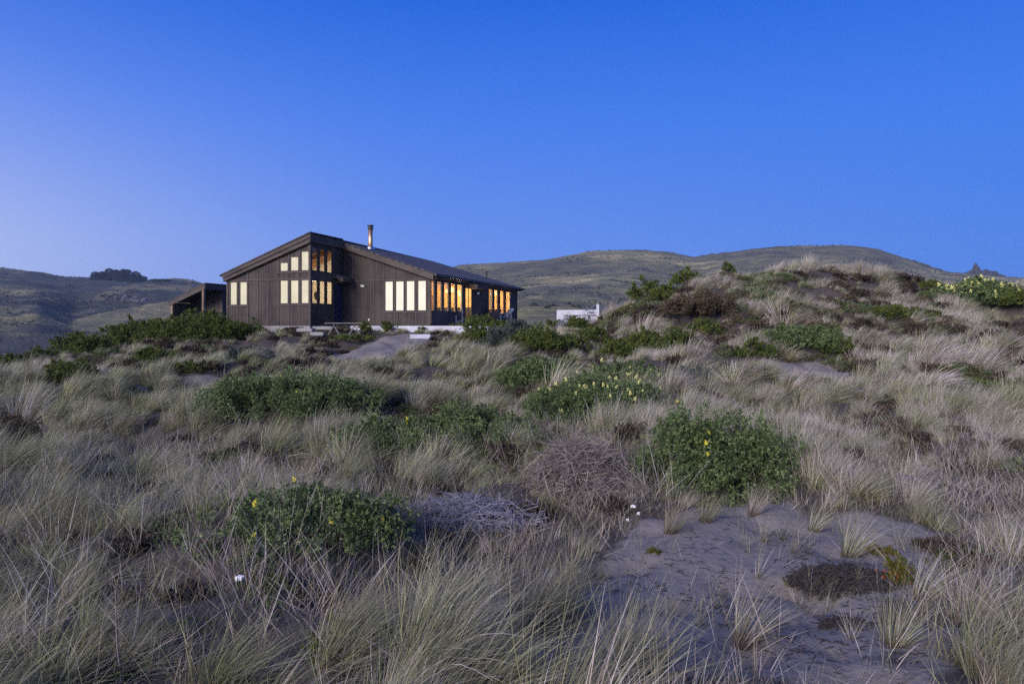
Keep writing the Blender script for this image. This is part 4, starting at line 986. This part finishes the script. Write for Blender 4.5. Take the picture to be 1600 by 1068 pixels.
coy(242, 530, 50, 22, 'low green shrub on the left crest right of the dense one', 60)
coy(300, 522, 46, 26, 'leafy shrub touching the left side of the large bright one', 61)
coy(1040, 470, 40, 22, 'small green shrub between two larger ones on the left shoulder of the right dune', 62)
coy(1180, 556, 50, 24, 'dark green clump left of the domed lupine on the lower dune slope', 63)
coy(1310, 556, 44, 26, 'bright green clump touching the right side of the domed lupine', 64)
coy(1390, 500, 60, 22, 'olive shrub in the middle of the right dune face', 65)
coy(1440, 505, 44, 20, 'dark shrub low down left of the blooming dune lupine', 66)
coy(62, 566, 44, 16, 'last low shrub at the left end of the crest', 48)
coy(112, 600, 66, 38, 'dark tangled shrub below the left crest among grey grass', 49)
coy(250, 572, 62, 22, 'olive shrub in the grass left of the small sand patch', 50)
coy(290, 588, 42, 24, 'dark round shrub above the small sand patch on the left', 51)
coy(390, 560, 60, 22, 'low dull shrub in the grass under the left house windows', 52, 'sage_leaf')
coy(548, 540, 70, 14, 'low dark shrub left of the sandy path', 53)
coy(508, 1030, 60, 52, 'small bright green sprig in the nearest grass left of centre', 54, cover=0.5, clear=False, branches=False)
coy(648, 1064, 70, 24, 'low green sprig at the bottom edge in the grass', 55, cover=0.4, clear=False, branches=False)
coy(15, 690, 70, 44, 'dark scrubby shrub at the left edge of the picture', 56, 'russet_leaf')
for i, (px, py, w_, h_, lab) in enumerate(((570, 519, 14, 13, 'small yellow-green plant at the right end of the bench'), (604, 518, 14, 13, 'small spiky plant before the first lit facade window'), (623, 518, 12, 7, 'low blue-green plant below the lit facade windows'), (646, 516, 12, 11, 'small reddish plant in front of the terrace edge'), (668, 519, 30, 6, 'flat dark mat plant at the terrace corner'))):
    shrub('garden_plant', lab, 'plant', px, py, w_, h_, 'coyote_leaf' if i != 3 else 'russet_leaf', seed=70 + i, group='small plants along the terrace', style='up', leaf=0.05, clear=False, branches=False)
# ------------------------------------------------------------------ dead brush
def twigs(n, w_, d_, h_, rad, r, length=0.5, flat=0.4):
    k = MB()
    for i in range(n):
        a = r.uniform(0, 6.283); q = math.sqrt(r.uniform(0, 1)); x = math.cos(a) * q * w_ / 2; y = math.sin(a) * q * d_ / 2
        top = h_ * (1 - q * q) * r.uniform(0.15, 1.0); dr = Vector((r.normal(), r.normal(), r.normal() * flat)).normalized()
        L = length * r.uniform(0.4, 1.2); m_ = Vector((x, y, top)); j = Vector(r.normal(0, 0.12, 3)) * L
        k.tube([m_ - dr * L / 2, m_ + j, m_ + dr * L / 2 - Vector((0, 0, L * 0.15))], [rad * r.uniform(.6, 1.1), rad * .8, rad * .35], 3, False)
    return k
def brush(name, label, cat, px, py, wpx, hpx, n, rad, mt, seed, length=0.5, flat=0.4, depth=0.7):
    r = np.random.default_rng(seed); p = G(px, py); w_ = wpx / F * p.y; h_ = hpx / F * p.y; d_ = w_ * depth
    yc = p.y + d_ * 0.35; w_ *= yc / p.y; c = Vector((p.x * yc / p.y, yc, 0)); c.z = H(c.x, c.y) - 0.02; h_ = max((HZ - (py - hpx)) / F * (yc - d_ * 0.1) - c.z, h_ * 0.6); CLEAR.append((c.x, c.y, w_ * 0.33, d_ * 0.33))
    o = twigs(n, w_, d_, h_, rad, r, length, flat).build(name, M[mt], None); o.location = c; return tag(o, label, cat)
brush('dead_shrub', 'tangled dome of dry grey-brown twigs left of the tallest lupine', 'dead shrub', 905, 786, 200, 108, 2300, 0.0062, 'twig_grey', 31, 0.62)
brush('dead_branches', 'flat pile of pale bleached twigs left of the dead shrub', 'twigs', 735, 838, 235, 50, 1000, 0.0058, 'twig_pale', 32, 0.45, 0.22)
brush('dead_shrub', 'pale leafless bush below the white screen wall', 'dead shrub', 888, 516, 44, 26, 420, 0.012, 'twig_pale', 33, 0.5)
brush('dead_shrub', 'bare pale bush behind the white screen wall, against the dune', 'dead shrub', 922, 486, 26, 14, 160, 0.014, 'twig_pale', 34, 0.45)
brush('dead_mat', 'blackish mat of dead ice plant on the bare sand', 'dead plant', 1318, 925, 165, 34, 1500, 0.008, 'twig_dark', 35, 0.16, 0.5)
brush('dead_mat', 'small dark dead mat near the bottom of the sand patch', 'dead plant', 1330, 985, 100, 10, 300, 0.006, 'twig_dark', 36, 0.14, 0.4)
# ice plant
for i, (px, py, w_, h_, m_, lab) in enumerate(((1402, 915, 50, 44, 'ice_green', 'yellow-green ice plant with red tips at the right end of the dead mat'), (1378, 868, 40, 10, 'ice_green', 'thin strip of olive ice plant behind the dead mat'), (1285, 918, 34, 8, 'ice_green', 'small green ice plant in front of the dead mat'), (1240, 920, 20, 6, 'ice_green', 'tiny green ice plant left of the dead mat'), (1020, 868, 22, 5, 'ice_green', 'little green seedling on the left of the bare sand'))):
    rt_ = shrub('ice_plant', lab, 'plant', px, py, w_, h_, m_, seed=90 + i, style='up', leaf=0.035, clear=False, branches=False, group='ice plants on the bare sand')
    if i == 0:
        p = rt_.location; r = np.random.default_rng(3); P = r.normal(0, 1, (24, 3)) * np.array([0.06, 0.08, 0.03]) + np.array([-0.03, -0.02, 0.13])
        V, Q, rn = leaf_cloud(P, np.tile([0, 0, 1.0], (24, 1)), 4, 0.028, 0.012, r, 'up'); link('red_leaves', np_mesh('red_leaves', V, Q, {'rnd': rn}), M['ice_red'], rt_)
# ------------------------------------------------------------------ single tussocks on the sand
T_ = 'marram_tussock'; TG = 'marram grass tussocks standing on the bare sand'
tus = [(1325, 868, .62, 'tall upright tussock rising from the dead black mat', 'b'), (1238, 866, .50, 'slim green tussock left of the dead black mat', 's'), (1192, 848, .48, 'tussock with rusty base at the back left of the sand patch', 's'),
       (1222, 843, .46, 'pale arching tussock behind the slim green one', 's'), (1403, 852, .5, 'narrow tussock with orange stems near the right back of the sand', 's'), (1184, 905, .42, 'short dark tussock alone in the middle of the sand', 's'),
       (1268, 938, .46, 'tussock with pale bare stems in front of the dead mat', 's'), (1292, 965, .45, 'spreading tussock right of the large swept one', 's'), (1160, 1012, .62, 'large swept tussock leaning right at the bottom of the sand', 'b'),
       (1093, 978, .42, 'sparse tussock left of the large swept one', 's'), (985, 960, .40, 'thin tussock at the left side of the sand', 's'), (1045, 832, .55, 'full tussock in front of the tallest lupine', 'b'),
       (1118, 948, .28, 'tiny tussock in the centre of the bare sand', 's'), (1330, 1000, .35, 'low tussock at the right foot of the sand patch', 's'), (1010, 1040, .5, 'tussock at the bottom left of the sand patch', 'b'),
       (1270, 830, .5, 'tussock on the upper rim of the sand patch', 'b'), (940, 905, .30, 'short wisp of grass on the left rim of the sand', 's'), (1100, 815, .5, 'drooping tussock at the top rim of the sand, right below the tallest lupine', 'b'), (1175, 803, .5, 'wiry tussock on the top rim between two arching ones', 'b'), (870, 1030, .45, 'low tussock at the far bottom left of the sand', 's'), (1395, 1010, .55, 'loose tussock at the bottom right of the sand', 'b'), (1440, 935, .62, 'dense tussock at the right rim beside the ice plant', 'b')]
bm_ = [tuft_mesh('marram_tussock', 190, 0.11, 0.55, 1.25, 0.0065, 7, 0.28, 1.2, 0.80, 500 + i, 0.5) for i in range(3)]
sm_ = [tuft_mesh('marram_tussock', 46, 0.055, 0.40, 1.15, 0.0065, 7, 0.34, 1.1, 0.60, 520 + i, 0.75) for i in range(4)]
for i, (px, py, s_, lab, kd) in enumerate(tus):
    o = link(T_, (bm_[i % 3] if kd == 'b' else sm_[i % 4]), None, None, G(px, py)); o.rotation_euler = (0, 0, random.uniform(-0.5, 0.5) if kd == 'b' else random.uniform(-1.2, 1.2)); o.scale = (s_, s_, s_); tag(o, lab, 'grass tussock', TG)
# white flowers and a dry stalk
def flower(px, py, lift, r_, label, n=7):
    p = G(px, py + lift * F / 6.5 if lift else py); rt_ = empty('white_flower', p, 0, label, 'flower', 'small white flowers')
    top = (HZ - py) / F * p.y - p.z; k = MB(); k.tube([(0, 0, -0.02), (0.01, 0, top)], 0.004, 5); k.build('stem', M['ice_green'], rt_)
    k = MB()
    for i in range(n):
        a = i * 2.4; q = r_ * 0.8 * math.sqrt(i / n); x, y = q * math.cos(a), q * math.sin(a); k.tube([(x + .01, y, top - .01), (x + .01, y, top + 0.012), (x + .01, y, top + 0.02)], [r_ * .25, r_ * .4, r_ * .1], 7)
    k.build('petals', M['petal_white'], rt_)
flower(372, 903, 0.32, 0.035, 'lone white flower head standing in the foreground grass', 9)
flower(988, 791, 0.10, 0.035, 'white flower at the foot of the tallest lupine'); flower(997, 802, 0.08, 0.022, 'small white flower below and right of the larger one', 5); flower(980, 812, 0.06, 0.02, 'lowest small white flower by the edge of the sand', 5)
p = G(190, 1066); k = MB(); k.tube([p, p + Vector((-0.03, 0, 0.25)), p + Vector((-0.05, 0.02, 0.55)), p + Vector((-0.02, 0.02, 0.72))], [0.006, 0.005, 0.004, 0.002], 5)
for j in range(9): z = 0.2 + j * 0.055; k.tube([p + Vector((-0.035, 0.01, z)), p + Vector((-0.035 + 0.05 * (-1) ** j, 0.01, z + 0.05))], [0.003, 0.001], 4)
tag(k.build('dry_stalk', M['twig_grey'], None), 'thin brown dry stalk rising in the lower left grass', 'stalk')
# litter on the sand
r = np.random.default_rng(9); k = MB(); cnt = 0
while cnt < 800:
    px, py = r.uniform(860, 1450), r.uniform(800, 1066); X0 = (px - 800) / F; Yd = 2.35 * F / (py - HZ)
    x, y = X0 * Yd, Yd
    if fbm(np.array([x * 1.6]), np.array([y * 1.6]), 2, 61)[0] < 0.08: 
        if r.uniform() > 0.18: continue
    z = H(x, y) + 0.006; a = r.uniform(0, 6.28); L = r.uniform(0.01, 0.06); dx, dy = math.cos(a) * L, math.sin(a) * L
    k.tube([(x - dx, y - dy, z), (x, y, z + r.uniform(0, 0.012)), (x + dx, y + dy, z)], [0.0045, 0.004, 0.002], 3, False); cnt += 1
tag(k.build('plant_debris', M['twig_dark'], None), kind='stuff')

# ------------------------------------------------------------------ hill vegetation and rocks
def crown_tree(px, pbase, wpx, hpx, Yd, label, seed):
    r = np.random.default_rng(seed); s = Yd / F; w_ = wpx * s; h_ = hpx * s * 1.1; X0 = (px - 800) * s; z0 = (HZ - pbase) * s; zg = H(X0, Yd)
    root = empty('cypress_tree', (X0, Yd, zg - 0.5), 0, label, 'tree', 'wind-shaped trees on the far left ridge'); top = z0 + h_ - zg
    k = MB()
    for j in range(3): x = r.uniform(-.2, .2) * w_; k.tube([(x * .3, 0, 0), (x, 0, top * 0.5), (x * 1.5, 0, top * 0.8)], [0.9, 0.6, 0.3], 6, False)
    k.build('trunk', M['soil'], root)
    Ps = []; Ns = []
    for j in range(16):
        q = r.uniform(-0.42, 0.42); c = np.array([q * w_, r.uniform(-.25, .25) * w_, top * r.uniform(0.12, 0.92) * (1 - 1.1 * q * q)]); rad = w_ * r.uniform(0.10, 0.20); n = 240
        d = r.normal(0, 1, (n, 3)); d /= np.linalg.norm(d, axis=1)[:, None]; Ps.append(c + d * rad * np.array([1.2, 1, .7]) * r.uniform(.6, 1.05, (n, 1))); Ns.append(d)
    V, Q, rn = leaf_cloud(np.concatenate(Ps), np.concatenate(Ns), 3, 1.3, 0.8, r, 'rosette'); link('crown', np_mesh('crown', V, Q, {'rnd': rn}), M['cypress_leaf'], root)
for i, (px, b_, w_, h_, lab) in enumerate(((160, 433, 30, 13, 'leftmost dark tree of the ridge clump'), (172, 433, 28, 17, 'second dark tree from the left in the ridge clump'), (187, 435, 28, 13, 'dark tree with a low crown in the middle of the ridge clump'), (201, 436, 30, 19, 'tallest dark tree of the ridge clump'), (214, 439, 26, 14, 'dark tree right of the tallest in the ridge clump'), (238, 441, 14, 9, 'small tree standing apart in the dip of the ridge'), (252, 440, 26, 7, 'low dark tree under the rounded knoll'), (222, 444, 16, 8, 'low tree at the right foot of the ridge clump'))):
    crown_tree(px, b_ + 8, w_, h_ + 1, 885, lab, 600 + i)
def rock(name, label, pts, Yd, matn, seed):
    """irregular rock masses: (px, base, radius px, height px)"""
    import bmesh
    r = np.random.default_rng(seed); bm = bmesh.new(); s = Yd / F
    for (px, b_, rp, hp) in pts:
        m0 = bmesh.ops.create_icosphere(bm, subdivisions=3, radius=1)
        ph = r.uniform(0, 9, 3)
        for v in m0['verts']:
            c = v.co.copy(); q = 1 + 0.22 * math.sin(c.x * 4 + ph[0]) * math.cos(c.z * 5 + ph[1]) + 0.15 * math.sin(c.y * 9 + c.z * 8 + ph[2]) + r.uniform(-.05, .05)
            v.co = Vector(((px - 800) * s + c.x * rp * s * q, Yd + c.y * rp * s * q * 0.8, (HZ - b_) * s + max(c.z, -0.5) * hp * s * q))
    me = bpy.data.meshes.new(name); bm.to_mesh(me); bm.free(); return tag(link(name, me, M[matn]), label, 'rock outcrop')
simple('rock_dark', (0.045, 0.045, 0.05), 0.95, scale=0.2, var=0.5); simple('rock_grey', (0.17, 0.155, 0.16), 0.95, scale=0.12, var=0.5)
rock('rock_outcrop', 'jagged dark outcrop with a knob on the far right ridge', [(1514, 431, 9, 7), (1523, 431, 8, 12), (1526, 430, 6, 17), (1532, 431, 6, 10), (1542, 432, 9, 10), (1552, 433, 9, 8), (1562, 434, 8, 5)], 935, 'rock_dark', 3)
simple('rock_pale', (0.11, 0.112, 0.135), 0.95, scale=0.15, var=0.5)
r = np.random.default_rng(12); pts = []
for i in range(46):
    a = r.normal(0, 1, 2); px = 202 + a[0] * 14; py = 470 + a[1] * 5 + abs(px - 200) * 0.15; pts.append((px, py))
o_ = []
def hill_y(px, py, y0=260, y1=940):
    Yv = np.linspace(y0, y1, 900); hv = height((px - 800) / F * Yv, Yv); z = (HZ - py) / F * Yv; h_ = np.where(hv >= z)[0]
    return (Yv[h_[0]] if len(h_) else None)
ry = hill_y(200, 470) or 650
rock('rock_outcrop', 'grey-violet rocky outcrop on the far left hillside', [(px, py + 1.5, r.uniform(2, 5), r.uniform(1.5, 3.5)) for px, py in pts], ry, 'rock_pale', 4)
# scattered scrub on the hills
r = np.random.default_rng(21); Ps = []; Ns = []; sizes = []
n = 9000; s_ = r.uniform(-0.80, 0.80, n * 3); Yv = 200 + 760 * r.uniform(0, 1, n * 3) ** 0.8; Xv = s_ * Yv
kk = fbm(Xv / 70, Yv / 35, 3, 30) + 0.10 * r.normal(0, 1, n * 3) > 0.20; Xv = Xv[kk][:n]; Yv = Yv[kk][:n]; Zv = height(Xv, Yv)
nn = 9; C = np.repeat(np.stack([Xv, Yv, Zv], 1), nn, 0); rad = np.repeat(r.uniform(0.5, 1.0, len(Xv)) + 1.3 * r.uniform(0, 1, len(Xv)) ** 5, nn); d = r.normal(0, 1, C.shape); d /= np.linalg.norm(d, axis=1)[:, None]; d[:, 2] = np.abs(d[:, 2]) * 0.6
V, Q, rn = leaf_cloud(C + d * rad[:, None] * 0.6 - np.array([0, 0, .3]), d, 2, 1.1, 0.9, r, 'rosette')
tag(link('hill_scrub', np_mesh('hill_scrub', V, Q, {'rnd': rn}), M['hill_scrub']), kind='stuff')

# ------------------------------------------------------------------ the grass itself
def hnear(X, Y): return np.where((X > 4) & (Y > 24), 1.35, 1.0) * np.where(Y > 28, 0.75, 1.0) * np.where((np.abs(X + 5) < 10) & (Y > 29), 0.65, 1.0)
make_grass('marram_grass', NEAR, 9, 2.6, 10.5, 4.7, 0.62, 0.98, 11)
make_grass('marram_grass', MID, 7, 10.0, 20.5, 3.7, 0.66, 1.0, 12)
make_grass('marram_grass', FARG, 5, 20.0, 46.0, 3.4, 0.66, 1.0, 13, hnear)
# fine wisps everywhere, also thinly on the sand
r = np.random.default_rng(14); n = 9000; X = r.uniform(-12, 12, n); Y = r.uniform(3, 14, n); sm = sand_mask(X, Y); k_ = (np.abs(X) < 0.8 * Y + 1) & (~sm | (r.uniform(0, 1, n) < 0.22)); X = X[k_]; Y = Y[k_]; n = len(X)
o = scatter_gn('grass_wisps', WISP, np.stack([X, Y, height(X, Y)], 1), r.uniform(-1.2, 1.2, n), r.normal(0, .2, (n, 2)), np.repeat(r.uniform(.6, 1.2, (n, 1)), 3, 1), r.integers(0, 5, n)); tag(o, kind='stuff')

r = np.random.default_rng(15); n = 3600; X = r.uniform(-14, 14, n); Y = r.uniform(4.2, 16, n); k_ = (np.abs(X) < 0.8 * Y + 1) & ~sand_mask(X, Y); X = X[k_]; Y = Y[k_]; n = len(X)
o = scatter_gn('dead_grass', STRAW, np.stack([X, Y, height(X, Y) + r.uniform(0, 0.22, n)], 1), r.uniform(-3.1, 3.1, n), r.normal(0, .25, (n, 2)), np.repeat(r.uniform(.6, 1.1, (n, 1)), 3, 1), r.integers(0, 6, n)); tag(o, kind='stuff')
# low leafy undergrowth and dead thatch filling the gaps between the tussocks
def clump_mesh(i, mt, nl, h, sz):
    r = np.random.default_rng(700 + i); n = 70; a = r.uniform(0, 6.283, n); q = 0.26 * np.sqrt(r.uniform(0, 1, n)); P = np.stack([q * np.cos(a), q * np.sin(a), h * (1 - (q / 0.28) ** 2) * r.uniform(0.15, 1.0, n)], 1)
    V, Q, rn = leaf_cloud(P, P / 0.26 + np.array([0, 0, 0.6]), nl, sz, sz * 0.34, r, 'rosette'); me = np_mesh('clump', V, Q, {'rnd': rn}); me.materials.append(M[mt]); return me
leafmat('thatch', (0.020, 0.015, 0.012), (0.05, 0.038, 0.028), (0.11, 0.085, 0.06))
UNDER = bank('undergrowth', [clump_mesh(0, 'lupine_leaf', 6, .20, .045), clump_mesh(1, 'coyote_leaf', 6, .16, .04), clump_mesh(2, 'russet_leaf', 6, .18, .05), clump_mesh(3, 'thatch', 5, .12, .11), clump_mesh(4, 'thatch', 5, .16, .13), clump_mesh(5, 'russet_leaf', 7, .22, .05)])
r = np.random.default_rng(16); n = 22000; Y = 3 + 41 * r.uniform(0, 1, n) ** 0.72; X = r.uniform(-1, 1, n) * (0.83 * Y + 2.5); patch = fbm(X / 2.1, Y / 2.1, 3, 93)
k_ = (dens(X, Y) > 0.05) & (r.uniform(0, 1, n) < np.clip(0.30 + 1.6 * patch, 0.05, 1)) & ~sand_mask(X, Y); X = X[k_]; Y = Y[k_]; patch = patch[k_]; n = len(X)
sc_ = r.uniform(0.6, 1.2, n) * np.where((X > 5) & (Y > 24), 1.35, 1.0) * np.where(Y > 18, 1.2, 1.0) * np.where(Y < 10, 0.75, 1.0); pk = np.where(patch + r.normal(0, .1, n) > 0.12, r.integers(0, 3, n), r.integers(2, 6, n)); print('under', n)
o = scatter_gn('ground_cover', UNDER, np.stack([X, Y, height(X, Y) - 0.02], 1), r.uniform(-3, 3, n), r.normal(0, .15, (n, 2)), np.repeat(sc_[:, None], 3, 1), pk); tag(o, kind='stuff')
# ------------------------------------------------------------------ the evening haze over the valley
m = bpy.data.materials.new('haze'); m.use_nodes = True; t = NT(m.node_tree); t.n.remove(t.n['Principled BSDF'])
pv = t.node('ShaderNodeVolumePrincipled'); pv.inputs['Color'].default_value = (0.50, 0.66, 1.0, 1); pv.inputs['Density'].default_value = 0.00014; pv.inputs['Anisotropy'].default_value = 0.0
t.link(pv.outputs[0], t.n['Material Output'].inputs['Volume']); M['haze'] = m
k = MB(); k.box(-2800, 2800, -60, 1850, -40, 122); hz = k.build('haze', M['haze'], None); tag(hz, kind='stuff')
